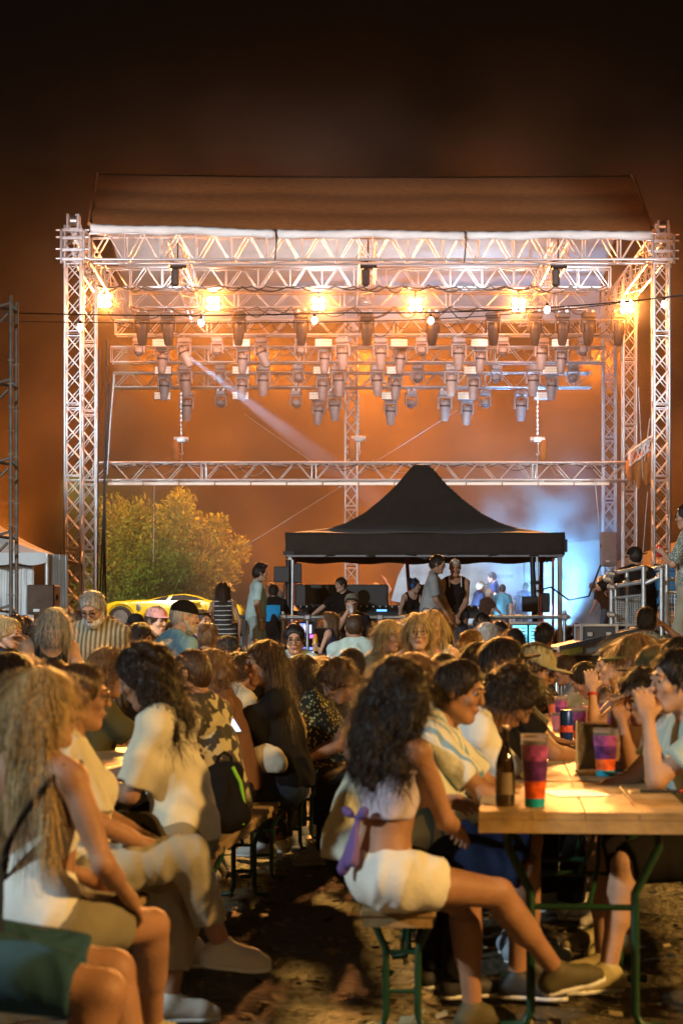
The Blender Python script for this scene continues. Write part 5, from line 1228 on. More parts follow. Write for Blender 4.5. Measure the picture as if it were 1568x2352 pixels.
            q = J['chest'] + C @ V3(-.03, -.13, -.09); mk('bow', surface([ell(q + C @ V3(-.035, -.02, .01), C @ ry(30), (.036, .014, .022), .012), ell(q + C @ V3(.035, -.02, .01), C @ ry(-30), (.034, .014, .022), .012), cone(q, q + C @ V3(-.03, -.04, -.2), .011, .024, .01), cone(q, q + C @ V3(.015, -.04, -.17), .010, .02, .01)], .01, 0, (), (), wrinkle(3, .004, 2)), ex[1], body)
        elif k == 'vest_straps':
            b = MB()
            for sd in (-1, 1): b.path([(J['nb'] + C @ V3(sd * .085, y_, z_)) * s for y_, z_ in ((-.06, .0), (0, .035), (.07, .0), (.105, -.1), (.12, -.2))], .007 * s, 6)
            b.build('strap', ex[1], body)
        elif k == 'wristband':
            kk = ex[2]; w_, e_ = J['wr' + kk], J['el' + kk]; u_ = nrm(e_ - w_); M = Matrix.Translation(Vector((w_ + u_ * .03) * s)) @ Vector(u_).to_track_quat('Z', 'Y').to_matrix().to_4x4()
            MB().lathe([(.031 * s, -.008), (.033 * s, 0), (.031 * s, .008)], 14, M, cap=False).build('wristband', ex[1], body)
        elif k == 'print':      # printed patch on the back or chest
            sg, w2, h2, z2 = ex[2]; q = (J['chest'] + C @ V3(0, sg * .0, z2)) * s; b = MB(); nn_ = 8; vs = []
            for i in range(nn_ + 1):
                for j in range(5):
                    xx = (i / nn_ - .5) * w2; zz = (j / 4 - .5) * h2; vs.append(q + s * (C @ V3(xx, sg * (.142 * math.sqrt(max(.05, 1 - (xx / .25) ** 2)) + .004), zz)))
            b.add(vs, [(i * 5 + j, (i + 1) * 5 + j, (i + 1) * 5 + j + 1, i * 5 + j + 1) for i in range(nn_) for j in range(4)], True).build('print', ex[1], body)
    return body, J, s
def hand_point(hum, k, along=.07, out=.03):
    b, J, s = hum; p = (J['wr' + k] + J['fd' + k] * along + J['nn' + k] * out) * s
    return Matrix.Translation(b.location) @ Matrix.Rotation(b.rotation_euler.z, 4, 'Z') @ Vector(p)
# ================================================================ benches and tables
RZ = -math.atan(.084); RV = Vector((.084, 1, 0)).normalized()
def lx(d): return -.69 + .084 * (d - 8.36)          # left bench row centre
def rxr(d): return .19 + .084 * (d - 6.66)          # right bench row centre
def leg_frame(t, y, w_, h, name='leg'):
    for s in (-1, 1):
        b = MB(); b.path([(s * w_ * .44, y, h - .03), (s * w_ * .42, y, h - .07), (s * w_ * .22, y, h * .62), (s * w_ * .22, y, .06), (s * w_ * .27, y, .02), (s * w_ * .5, y, .015)], .013, 8); b.build(name, GREENM, t)
    MB().tube((-w_ * .22, y, h * .6), (w_ * .22, y, h * .6), .009).build('crossbar', GREENM, t); MB().tube((-w_ * .22, y, .14), (w_ * .22, y, .14), .009).build('crossbar', GREENM, t)
    MB().tube((0, y, h * .6), (0, y + (.35 if y < 0 else -.35), h - .04), .008).build('strut', GREENM, t)
def bench(label, x, d0, L=2.1, w_=.25, h=.46, group='beer benches in rows'):
    t = thing('beer_bench', label, 'bench', (x + .042 * L, d0 + L / 2, 0), RZ, group)
    MB().box((0, 0, h - .014), (w_, L, .028), bev=.006).build('plank', WOOD, t)
    for s in (-1, 1): MB().box((s * (w_ / 2 - .02), 0, h - .042), (.02, L - .3, .026)).build('batten', WOOD, t)
    for s in (-1, 1): MB().box((0, s * (L / 2 - .02), h - .045), (w_ - .02, .03, .03)).build('end_batten', WOOD, t)
    for s in (-1, 1): leg_frame(t, s * (L / 2 - .28), w_, h)
    return t
def table(label, x, d0, L, w_=.72, h=.775, group='beer tables in rows'):
    t = thing('beer_table', label, 'table', (x + .042 * L, d0 + L / 2, 0), RZ, group)
    n = 4
    for i in range(n): MB().box((-w_ / 2 + (i + .5) * w_ / n, 0, h - .014), (w_ / n - .002, L, .028), bev=.002).build('plank', WOOD, t)
    for s in (-1, 1):
        MB().box((0, s * (L / 2 - .015), h - .05), (w_ - .004, .03, .044)).build('end_batten', WOOD, t); MB().box((s * (w_ / 2 - .02), 0, h - .048), (.03, L - .07, .04)).build('side_batten', WOOD, t)
        y = s * (L / 2 - .22)
        for q in (-1, 1):
            b = MB(); b.path([(q * w_ * .36, y, h - .04), (q * w_ * .36, y, h - .14), (q * w_ * .25, y, h - .30), (q * w_ * .25, y, .06), (q * w_ * .28, y, .015), (q * w_ * .4, y, .012)], .016, 8); b.build('leg', GREENM, t)
        MB().tube((-w_ * .25, y, h * .55), (w_ * .25, y, h * .55), .011).build('crossbar', GREENM, t); MB().path([(0.02, y, h * .55), (.06, y - s * .2, h * .7), (.08, y - s * .42, h - .04)], .010).build('strut', GREENM, t)
    return t
bench('wooden bench end with green legs under the woman in white shorts', rxr(6.6), 6.6)
bench('second bench of the right row, behind the curly haired woman', rxr(8.9), 8.9)
bench('third bench of the right row, seen between blurred people', rxr(11.2), 11.2)
bench('nearest wooden bench of the left row, under the man in the cream shirt', lx(6.3), 6.3, 2.2)
bench('second wooden bench of the left row, its corner bare beside a dark bag', lx(8.65), 8.65, 2.1)
bench('third wooden bench of the left row under the woman in the black shirt', lx(10.95), 10.95, 2.1)
bench('fourth wooden bench of the left row, just left of the pale jacket', lx(13.2), 13.2, 2.1)
bench('farthest wooden bench of the left row', lx(15.5), 15.5, 2.1)
bench('right-hand bench behind the near right table', rxr(6.9) + 1.45, 6.9); bench('second right-hand bench on the far side of the right tables', rxr(9.2) + 1.45, 9.2)
table('near wooden beer table at the right with a tall purple cup', .82, 6.70, 1.44)
table('second table of the right row carrying two purple cups and a sign holder', .95, 8.20, 2.2); table('third table of the right row crowded with pink cups', 1.14, 10.45, 2.2); table('farthest table of the right row', 1.33, 12.7, 2.4)
table('near table of the left row hidden by seated people', lx(6.6) - .66, 6.6, 2.1); table('second table of the left row between seated people', lx(8.8) - .66, 8.8, 2.1); table('third table of the left row', lx(11) - .66, 11.0, 2.1)
# ================================================================ people
CREAM = cloth('cream', (.66, .62, .48)); WHITE = cloth('white', (.74, .74, .70)); BLK = cloth('black', (.011, .010, .010)); NAVY = cloth('navy', (.02, .03, .07)); DENIM = cloth('dark_denim', (.035, .045, .06)); JEAN = cloth('jeans_blue', (.05, .10, .16))
KHAKI = cloth('khaki', (.22, .20, .14)); GREY = cloth('grey', (.28, .29, .29)); TEAL = cloth('pale_teal', (.42, .55, .52)); BLUET = cloth('washed_blue', (.20, .38, .50)); LILAC = cloth('lilac_white', (.62, .55, .66)); LIL2 = cloth('lilac', (.17, .11, .30)); GREEN = cloth('olive_green', (.12, .16, .05)); PINK = cloth('dusty_pink', (.62, .30, .27)); OLIVE = cloth('dark_olive', (.07, .065, .03))
STRIPE = pattern('cloth_striped_shirt', (.45, .42, .30), (.16, .13, .08), 'stripes', 9, 0, .5, third=None); DRESS = pattern('cloth_striped_dress', (.02, .02, .022), (.55, .53, .5), 'stripes', 5.2, 2, .93, distort=1.0)
FLOR = pattern('cloth_black_floral', (.016, .016, .02), (.30, .42, .50), 'blotch', 26, 0, .62, third=(.35, .12, .06)); DOTS = pattern('cloth_dotted', (.03, .028, .02), (.60, .58, .22), 'dots', 45, 0, .35); FLOR2 = pattern('cloth_loud_floral', (.03, .028, .03), (.50, .45, .28), 'blotch', 16, 0, .54)
FOOT = pattern('cloth_football_stripes', (.68, .70, .66), (.18, .36, .62), 'stripes', 6.5, 0, .8); LEOP = pattern('cloth_teal_print', (.38, .52, .50), (.07, .05, .03), 'blotch', 34, 2, .64); CHECK = pattern('cloth_small_check', (.10, .12, .10), (.34, .36, .30), 'dots', 70, 0, .4)
SNK = mat('white_sneaker', (.6, .58, .54), .6, noise=.1); SNKB = mat('black_sneaker', (.03, .03, .035), .6); SNKY = mat('beige_sneaker', (.45, .38, .18), .6, noise=.1); SNKN = mat('pale_blue_sneaker', (.30, .38, .48), .6); SANDAL = mat('olive_slipper', (.09, .075, .035), .7)
FR = mat('dark_spectacle_frame', (.02, .015, .012), .3); BLUEP2 = mat('blue_headphones', (.01, .12, .45), .35); PLP = mat('pale_strap', (.55, .50, .42), .7); BRS = mat('tan_strap', (.35, .20, .08), .6); GOLD = mat('golden_frame', (.7, .5, .25), .3, .3); REDB = mat('red_band', (.6, .03, .03), .6)
H = human
# ---- near, out of focus
H('person in dark denim shorts cut off by the lower left corner', -115, 5.15, -88, 1500, dict(seat=.46, lean=-8, hl='down', hr='bench', feet=((-.12, .50, .08), (.12, .30, .08))), 'm', ('short', 'brown'), ('tee', NAVY), (.82, cloth('teal_denim', (.03, .08, .13)), .02), SNKY, anchor='p')
H('blonde woman in strapless white top with bare legs at the left edge', 100, 5.8, -42, 1532, dict(seat=.46, sex='f', lean=-4, twist=8, head=(-25, 4, 0), hl='lap', hr=(.2, .2, -.45), feet=((-.10, .40, .08), (-.10, .56, .16)), hairlen=.40, hairwide=.8), 'm', ('long', 'blond'), ('tube', WHITE, 1), (.55, KHAKI, .02), SNKY, extras=[('strap', BLK, 'r')], anchor='p')
H('blurred woman with glasses and cream top behind the blonde woman', 172, 6.95, -84, 1520, dict(seat=.46, sex='f', lean=-2, fat=.82, head=(0, 6, 0), hl='lap', hr='lap', feet=((-.12, .36, .08), (-.04, .56, .30))), 'm', ('bun', 'brown'), ('tee', CREAM, .1, .9), (1.7, cloth('pale_khaki', (.36, .33, .25)), .02), SNK, extras=[('glasses', FR)], anchor='p')
H('man with long dark curly hair in a loose cream T-shirt seen from behind', 425, 8.15, 76, 1476, dict(seat=.46, lean=12, fat=.8, head=(12, 18, 0), hl=(.02, .32, -.28), hr='table', feet=((-.10, -.06, .12), (.14, .36, .08)), kl=(-.5, 1, .2), hairlen=.30), 'm', ('longcurly', 'dark'), ('tee', CREAM, .18, .85), (1.35, KHAKI, .03), SNK, anchor='p')
H('older man with cropped brown hair and loud floral shirt on the left bench', 436, 9.6, 70, 1492, dict(seat=.46, lean=12, fat=1.1, hl='table', hr='table'), 'm', ('buzz', 'brown'), ('shirt', FLOR2, .1, .8), (2, BLK), SNK)
H('woman with curly light brown hair glowing orange at its rim', 484, 11.0, 82, 1492, dict(seat=.46, sex='f', lean=12, head=(0, 8, 0), hl='table', hr='table'), 'm', ('curly', 'light'), ('tee', cloth('rust', (.14, .07, .04))), (2, BLK), SNK)
f5 = H('smiling woman in black T-shirt with long brown hair and crossbody strap', 606, 11.2, 96, 1470, dict(seat=.46, sex='f', fat=1.05, lean=10, head=(8, -2, 0), hl=(.02, .42, -.02), pl=(-.1, .3, -1), hr='table', hairlen=.30, hairwide=.9), 'l', ('long', 'brown'), ('tee', BLK, .12, .7), (1, DENIM, .03), SNK, extras=[('strap', BRS, 'r')])
H('woman with long dark hair in a top with yellowish dots along its side', 690, 12.6, 80, 1503, dict(seat=.46, sex='f', fat=1.15, lean=22, hl='table', hr='table', hairlen=.34), 'm', ('long', 'dark'), ('tee', DOTS, .12, .7), (2, FLOR), SNK)
H('person with black hair and black shirt bent over beside the dotted top', 728, 13.6, 84, 1512, dict(seat=.46, lean=24, hl='table', hr='table'), 'm', ('long', 'black'), ('tee', BLK), (2, BLK), SNK)
H('curly short haired woman leaning forward with a bare shoulder', 776, 12.2, 92, 1520, dict(seat=.46, sex='f', lean=34, head=(0, 22, 0), hl='table', hr='table'), 'm', ('curly', 'brown'), ('tank', FLOR), (2, BLK), SNK, extras=[('strap', PLP, 'l')])
H('woman with big dark curly hair, lilac bandeau with bow and white shorts', 885, 6.66, -66, 1508, dict(seat=.49, sex='f', lean=3, twist=22, fat=.84, head=(-12, 8, 0), hl='table', hr=(.04, .36, -.36), feet=((-.14, .44, .08), (.06, .70, .24)), hairlen=.31, hairwide=2.05), 'm', ('longcurly', 'dark'), ('tube', LILAC), (.42, WHITE, .025), SANDAL, extras=[('bow', LIL2)], anchor='p')
H('person in a pale green long sleeved top half hidden behind the curly haired woman', 822, 7.5, -62, 1548, dict(seat=.46, lean=18, fat=.85, hl='table', hr='table', head=(0, 15, 0)), 'm', ('short', 'dark'), ('tee', cloth('pale_green', (.60, .64, .54)), .2, 1.8), (2, BLK), SNKB, anchor='p')
H('man in white and blue striped football shirt seated left of the near table', 1056, 7.7, -98, 1516, dict(seat=.46, lean=12, head=(-14, 10, 0), hl='table', hr='table'), 'm', ('short', 'dark'), ('tee', FOOT, .1, .75), (1, NAVY, .02), SNKB, extras=[('wristband', BLK, 'r')])
H('young man with dark curls and white T-shirt bowing over the table', 1172, 8.5, -80, 1546, dict(seat=.46, lean=36, head=(-10, 30, 0), hl='table', hr='table'), 'm', ('curly', 'dark'), ('tee', WHITE, .1, .75), (1, NAVY, .02), SNKN)
H('person in a black cap among the blurred heads right of centre', 1158, 9.7, -62, 1462, dict(seat=.46, lean=8, hl='table', hr='table'), 'm', ('short', 'dark'), ('tee', BLK), (2, BLK), SNK, extras=[('cap', BLK)])
H('man in a khaki cap looking down towards the right table', 1228, 10.5, -98, 1480, dict(seat=.46, lean=14, head=(-10, 18, 0), hl='table', hr='table'), 'm', ('short', 'dark'), ('tee', KHAKI), (2, BLK), SNK, extras=[('cap', cloth('khaki_cap', (.30, .27, .15)))])
H('person with dark curls holding both hands to the mouth at the right table', 1474, 8.7, 112, 1532, dict(seat=.46, lean=24, head=(10, 6, 0), hl='mouth', hr='mouth', pl=(-.3, .3, -1), pr=(.3, .3, -1)), 'm', ('curly', 'dark'), ('tee', WHITE), (1, NAVY), SNKY)
H('dark haired person in pale T-shirt resting the chin at the right edge', 1552, 7.9, 104, 1490, dict(seat=.46, lean=14, hl='chin', hr='table', pl=(-.3, .4, -1), feet=((-.12, .50, .08), (.12, .42, .08))), 'l', ('short', 'black'), ('tee', TEAL), (1, BLK, .03), SNKY)
H('woman in an olive green cap facing left in the right row', 1462, 11.0, 100, 1456, dict(seat=.46, sex='f', lean=12, head=(5, 12, 0), hl='chin', hr='table', pl=(-.3, .4, -1)), 'l', ('bob', 'light'), ('tee', OLIVE), (2, BLK), SNK, extras=[('cap', GREEN)])
H('bald-browed man with short hair propping his cheek, right row', 1408, 12.2, 92, 1478, dict(seat=.46, lean=16, hl='chin', hr='table', pl=(-.3, .4, -1)), 'l', ('short', 'brown'), ('tank', BLK), (2, BLK), SNK, extras=[('wristband', REDB, 'l')])
H('person in a faded brown-green cap between the right row heads', 1506, 9.9, 96, 1482, dict(seat=.46, lean=12, head=(0, 10, 0), hl='table', hr='table'), 'm', ('short', 'light'), ('tee', cloth('dark_red', (.12, .03, .03))), (2, BLK), SNK, extras=[('cap', OLIVE)])
H('dark haired person at the upper right corner of the seated crowd', 1560, 9.6, 100, 1462, dict(seat=.46, lean=8, hl='table', hr='table'), 'm', ('short', 'black'), ('tee', NAVY), (2, BLK), SNK)
H('person in brown shirt with bare forearms far along the right tables', 1344, 13.6, 85, 1528, dict(seat=.46, lean=30, head=(0, 25, 0), hl='table', hr='table'), 'm', ('short', 'dark'), ('tank', cloth('brown', (.16, .09, .04))), (2, BLK), SNK)
# ---- middle distance
H('grey bearded man with glasses and striped open shirt looking down', 212, 14.6, 172, 1362, dict(lean=12, fat=1.15, head=(-6, 26, 0), hl='front', hr='front', s=1), 'l', ('thin', 'grey'), ('shirt', STRIPE, .2, .9), (2, KHAKI), SNKB, extras=[('glasses', FR), ('beard', 'white')])
H('woman with long grey-blond hair in a black top bending forward', 122, 13.2, -158, 1408, dict(sex='f', lean=26, head=(-10, 36, 0), hl=(.2, .35, -.42), hr='front', hairlen=.30, hairwide=.7), 'l', ('long', 'grey'), ('tank', BLK), (2, BLK), SNKB)
H('woman with blond bun and dark blue jacket at the left edge', 22, 15.0, -112, 1418, dict(sex='f', lean=10, hl='mouth', hr='front', head=(0, 8, 0)), 'l', ('bun', 'blond'), ('shirt', NAVY, .15, 1.85), (2, DENIM), SNK)
H('man in washed blue T-shirt and black cap with grey beard facing right', 424, 14.2, -58, 1376, dict(lean=6, fat=1.15, wide=1.08, head=(-22, 6, 0)), 'l', ('buzz', 'grey'), ('tee', BLUET, .2, .8), (2, KHAKI), SNKB, extras=[('cap', BLK), ('beard', 'grey')])
H('man wearing a pink cap beside the man in blue', 360, 16.5, -120, 1391, dict(head=(-10, 8, 0)), 'l', ('short', 'brown'), ('tee', BLK), (2, BLK), SNKB, extras=[('cap', PINK)])
H('person in a black cap far behind the pink cap', 312, 20, -160, 1408, {}, 'm', ('short', 'dark'), ('tee', GREY), (2, BLK), SNKB, extras=[('cap', BLK, 170)])
H('girl with straight dark hair looking down to the right', 322, 15.5, -100, 1432, dict(sex='f', lean=10, head=(0, 20, 0)), 'm', ('long', 'dark'), ('tee', BLK), (2, BLK), SNKB)
H('woman with pinned light hair and a clip seen from behind', 480, 16, -28, 1430, dict(sex='f'), 'm', ('bun', 'light'), ('tee', BLK), (2, BLK), SNKB)
H('dark haired person beyond the blue T-shirt shoulder', 464, 17.5, -140, 1398, {}, 'm', ('short', 'dark'), ('tee', NAVY), (2, BLK), SNKB)
H('child with bobbed brown hair in black dress with broken white stripes', 512, 26, 4, 1336, dict(sex='f', kid=1, hairlen=.14), 'm', ('bob', 'brown'), ('dress', DRESS), None, SNKB, base=.62)
H('tall teenage boy in pale teal T-shirt and shorts walking to the right', 598, 27.3, -78, 1291, dict(feet='walk', lean=4, hl='down', hr='down'), 'l', ('quiff', 'dark'), ('tee', TEAL, .06, .8), (.72, cloth('grey_teal_shorts', (.30, .38, .36)), .03), SNK, base=.8, extras=[('wristband', WHITE, 'r')])
H('boy in black T-shirt with a bright blue print on its back', 628, 28.6, -10, 1342, dict(lean=8, twist=10), 'm', ('short', 'dark'), ('tee', BLK, .14, .8), (1, BLK, .03), SNK, base=.8, extras=[('print', cloth('bright_blue', (.02, .25, .55)), (-1, .26, .30, -.06))])
H('woman with round glasses and teal printed top seated at the monitor', 677, 19.6, 176, 1432, dict(seat=.5, sex='f', head=(0, 10, 0), hl='lap', hr='lap'), 'm', ('bun', 'black'), ('tee', LEOP, .1, .8), (2, BLK), SNK, extras=[('glasses', FR)])
H('young technician in black polo reaching left across the desk', 782, 31.0, 155, 1326, dict(hl='front', hr=(.62, .15, -.42), head=(-30, 8, 0), lean=6), 'l', ('short', 'brown'), ('tee', BLK, .1, .75), (2, BLK), SNKB, base=.8)
m14 = H('young man in grey cap drinking from a cup in front of the desk', 807, 25.6, 176, 1362, dict(hr='mouth', pr=(.6, .2, -1), head=(0, -4, 0)), 'l', ('short', 'brown'), ('tee', BLK, .1, .75), (2, BLK), SNKB, base=.25, extras=[('cap', cloth('grey_green_cap', (.16, .16, .13)))])
H('man with shaved head and pale T-shirt seen from behind at the rail', 812, 21.5, 6, 1411, dict(seat=.62, fat=1.1, wide=1.1, lean=14), 'm', ('buzz', 'brown'), ('tee', TEAL, .15, .85), (2, BLK), SNKB)
m16 = H('small girl in navy dress holding a golden drink', 757, 23.5, 60, 1404, dict(sex='f', kid=1, hl=(.05, .26, -.22), head=(10, 0, 0), hairlen=.16), 'l', ('bob', 'light'), ('dress', NAVY), None, SNK, base=.35)
H('woman with bright blue headphones in black top working at the desk', 952, 31.6, -150, 1328, dict(sex='f', lean=12, hr=(.42, .30, -.42), hl='table', head=(38, 4, 0)), 'l', ('bun', 'dark'), ('tank', BLK, .1), (2, BLK), SNKB, base=.8, extras=[('headphones', BLUEP2)])
H('boy in grey T-shirt and shorts leaning towards the woman in the vest', 1005, 27.6, -92, 1274, dict(lean=6, hr='front', hl='down', head=(-8, 6, 0)), 'm', ('short', 'dark'), ('tee', GREY, .08, .8), (.72, TEAL, .03), SNK, base=.8)
H('woman in black tank vest and jeans standing with folded hands', 1045, 27.9, 180, 1284, dict(sex='f', fat=1.06, hl=(.04, .18, -.52), hr=(.04, .18, -.52), head=(0, 8, 0), wide=1.08), 'm', ('buzz', 'grey'), ('tank', BLK, .1), (2, DENIM, .008), SNKB, base=.8, extras=[('vest_straps', WHITE), ('wristband', WHITE, 'r')])
H('blonde woman with glasses and sunglasses pushed up facing the camera', 962, 12.6, 178, 1408, dict(sex='f', head=(0, 6, 0), front=1, hairlen=.26, hairwide=.7, hl='front', hr='front'), 'l', ('long', 'blond'), ('tank', PINK), (2, DENIM), SNK, extras=[('glasses', FR), ('sunglasses_up', GOLD)])
H('second blonde woman right behind the sunglasses of the first', 992, 13.6, 165, 1400, dict(sex='f', front=1, hairwide=.7), 'l', ('long', 'blond'), ('tank', CREAM), (2, DENIM), SNK, extras=[('sunglasses_up', FR)])
H('blonde girl in profile with wavy hair left of the blonde woman', 894, 14.2, -125, 1424, dict(sex='f', head=(0, 10, 0)), 'l', ('long', 'blond'), ('tee', KHAKI), (2, DENIM), SNK)
H('boy with short light hair and bare neck looking right', 1086, 14.0, -60, 1446, dict(head=(-18, 0, 0)), 'l', ('short', 'light'), ('tank', CREAM), (1, NAVY), SNK)
H('woman in black floral dress leaning on the steel barrier', 1250, 16.2, -22, 1430, dict(sex='f', lean=6, hr=(.30, .30, -.42), head=(0, 6, 0)), 'm', ('short', 'black'), ('dress', FLOR), None, SNKB, extras=[('strap', PLP, 'l')])
H('man with dark hair and small-checked shirt raising his right hand', 1484, 17.0, -12, 1394, dict(hr=(.16, .22, .12), pr=(.8, .2, -.6), fat=1.1), 'm', ('short', 'dark'), ('shirt', CHECK, .15, .9), (2, DENIM), SNKB)
H('man in black shirt and backwards cap sitting on the raised scaffold', 1458, 23.8, 8, 1254, dict(seat=.62, fat=1.22, wide=1.18, lean=6, hl=(.38, .28, -.10), hr='lap'), 'm', ('buzz', 'dark'), ('tee', BLK, .1, 1.0), (2, BLK), SNKB, base=.98, extras=[('cap', BLK, -60)])
m26 = H('man in grey patterned shirt with glasses standing at the right edge', 1576, 19.6, 62, 1156, dict(hl=(.06, .28, -.18), hr='down', head=(5, 4, 0), pl=(-.5, -.2, -1)), 'm', ('short', 'dark'), ('shirt', CHECK, .15, .9), (2, KHAKI), SNKB, base=.98, extras=[('glasses', FR)])
H('person with shaggy grey-brown hair turned right before the rack', 1120, 19, -60, 1428, dict(sex='f', lean=8), 'm', ('curly', 'grey'), ('tee', WHITE), (2, BLK), SNKB)
H('silhouette of a technician with headphones at the rail', 1106, 26.6, 0, 1407, {}, 'd', ('short', 'black'), ('tee', BLK), (2, BLK), SNKB, extras=[('headphones', BLACKP)])
H('dark haired head just left of the cyan rack', 1180, 18, 10, 1442, dict(sex='f'), 'm', ('bob', 'black'), ('tee', BLK), (2, BLK), SNKB)
H('person with black hair right of the technician with headphones', 1146, 24, 15, 1426, dict(sex='f'), 'm', ('bob', 'black'), ('tee', BLK), (2, BLK), SNKB)
# ---- seated people between the rows
fill = [(545, 16.2, 40, 1498, 'm', 'short', 'dark', BLK, 'f', 'dark haired person in black with head turned away near the boy in teal'), (566, 13.0, -60, 1500, 'f', 'short', 'brown', CREAM, '', 'short haired man in cream shirt facing right behind the smiling woman'),
        (250, 10.6, -60, 1486, 'f', 'curly', 'light', OLIVE, '', 'person with reddish curls between the curly man and the woman with glasses'), (386, 11.4, 30, 1508, 'm', 'short', 'black', BLK, '', 'dark head close behind the curly haired man in cream'),
        (806, 13.6, 20, 1490, 'f', 'short', 'dark', BLK, '', 'person with spiky dark hair bent in front of the man with shaved head'), (742, 14.6, -20, 1508, 'm', 'bob', 'black', GREY, 'f', 'small dark bobbed head above the curly woman'),
        (652, 14.4, 60, 1512, 'm', 'long', 'dark', BLK, 'f', 'long dark hair behind the smiling woman in black'), (1102, 11.4, -40, 1476, 'm', 'bob', 'dark', GREY, 'f', 'dark bobbed head left of the black cap'),
        (1296, 15.5, 80, 1505, 'm', 'short', 'brown', GREY, '', 'small seated person at the far end of the right tables'), (1520, 13.0, 90, 1470, 'l', 'bob', 'light', CREAM, 'f', 'light haired woman beyond the faded cap at the right'),
        (524, 17.5, -90, 1460, 'm', 'short', 'black', BLK, '', 'dark person in front of the striped child'), (596, 16.5, -150, 1486, 'm', 'short', 'dark', BLK, '', 'dark haired seated man below the walking teenager'), (868, 16.0, 30, 1490, 'm', 'bob', 'brown', BLK, 'f', 'brown haired head right of the shaved-headed man'),
        (30, 8.8, -70, 1500, 'm', 'bob', 'dark', BLK, 'f', 'dark bobbed person left behind the blonde woman'), (1020, 10.4, -20, 1502, 'm', 'short', 'black', BLK, '', 'dark head showing right behind the big curly hair'), (950, 9.6, -10, 1500, 'm', 'bob', 'light', CREAM, 'f', 'light brown hair glowing just above the big curly hair')]
for px, d, yw, top, sk, hs, hc_, m_, sx, lab in fill:
    H(lab, px, d, yw, top, dict(seat=.46, lean=14, sex=sx or 'm', hl='table', hr='table', head=(0, 8, 0)), sk if sk in 'lmd' else 'm', (hs, hc_), ('tee', m_), (2, BLK), SNK)
# ---- on the stage
H('technician in teal shirt and cap with hands at the mouth by the speakers', 712, 47, 170, 1340, dict(hl='mouth', hr='front'), 'l', ('short', 'brown'), ('tee', TEAL), (2, GREY), SNK, base=.95, extras=[('cap', GREY)])
H('blonde dancer tossing her hair with one arm raised', 862, 50, 20, 1338, dict(sex='f', hr='raise', lean=-6), 'l', ('longcurly', 'blond'), ('tank', PINK), (2, BLK), SNK, base=.9)
H('bearded man in dark shirt standing behind the group on stage', 1129, 60, 80, 1314, dict(head=(0, 15, 0)), 'm', ('short', 'dark'), ('tee', NAVY), (2, BLK), SNKB, base=1.24)
H('man in pale cap and dark jacket on stage, left in the group', 1104, 58.5, -70, 1334, dict(fat=1.15), 'm', ('short', 'grey'), ('shirt', NAVY, .1, 1.8), (2, BLK), SNKB, base=1.0, extras=[('cap', KHAKI)])
H('person in black T-shirt reaching down amid the stage group', 1124, 57.5, -60, 1352, dict(lean=20, hr=(.1, .5, -.35)), 'm', ('short', 'white'), ('tee', BLK), (2, BLK), SNKB, base=.9)
H('crouching person in teal shirt at the right of the stage group', 1154, 59, -20, 1342, dict(lean=15), 'm', ('short', 'dark'), ('tee', cloth('deep_teal', (.05, .16, .2))), (2, BLK), SNKB, base=1.0)
H('person bending far back in blue smoke behind the canopy pole', 1208, 60.5, -40, 1338, dict(lean=25), 'm', ('short', 'dark'), ('tee', NAVY), (2, BLK), SNKB, base=1.24)
H('stage hand with headphones and black printed T-shirt bending in blue smoke', 1362, 57, 62, 1341, dict(lean=34, head=(5, 30, 0), hl=(.1, .3, -.45), hr='hip'), 'l', ('short', 'light'), ('tee', BLK), (2, JEAN), SNKB, base=1.24, extras=[('headphones', BLACKP), ('print', WHITE, (-1, .12, .12, .02))])
H('face of a stage hand peering over the yellow car', 427, 62.5, 170, 1374, {}, 'l', ('short', 'brown'), ('tee', GREY), (2, BLK), SNK, base=1.24)
H('person with raised hand half hidden by the walking teenager', 621, 45, 150, 1338, dict(hl='up'), 'l', ('short', 'dark'), ('tee', GREY), (2, BLK), SNK, base=.9)
# ---- the standing crowd beyond, heads only in view
CG = 'standing crowd before the stage'; sty = [('short', 'dark', 'm', BLK, 'm'), ('long', 'brown', 'm', NAVY, 'f'), ('short', 'light', 'l', GREY, 'm'), ('bob', 'black', 'm', BLK, 'f'), ('curly', 'brown', 'm', cloth('brown', (.16, .09, .04)), 'm'), ('buzz', 'brown', 'l', NAVY, 'm')]
kinds = ['dark short haired', 'long brown haired', 'light short haired', 'black bobbed', 'curly brown haired', 'closely shaved']
rnd2 = random.Random(11); spots = []
for px in list(range(8, 250, 24)): spots.append((px + rnd2.uniform(-7, 7), rnd2.uniform(20, 31)))
for px in list(range(250, 640, 24)): spots.append((px + rnd2.uniform(-7, 7), rnd2.uniform(36, 46)))
for px in list(range(655, 1400, 27)): spots.append((px + rnd2.uniform(-8, 8), rnd2.uniform(37, 47)))
protoC = []; cnt = [0] * 6
for i, (px, d) in enumerate(sorted(spots)):
    q = rnd2.randrange(6); cnt[q] += 1; yw = rnd2.uniform(-35, 35); lab = '%s head in the standing crowd, %s of its kind from the left' % (kinds[q], ORD[cnt[q] - 1])
    if not any(k == q for k, _ in protoC):
        hs, hc_, sk, m_, sx = sty[q]; b, J_, s_ = H(lab, px, d, yw, 1470 - (.33 * F / d), dict(sex=sx), sk, (hs, hc_), ('tee', m_), (2, BLK), SNKB, group=CG, face=False, detail=.028); protoC.append((q, b))
    else:
        b = [o for k, o in protoC if k == q][0]; k = rnd2.uniform(.93, 1.05); c = dup(b, None, ((px - HX) * d / F, d, 0), (0, 0, R(yw)), lab, CG); c.scale = (k, k, k)
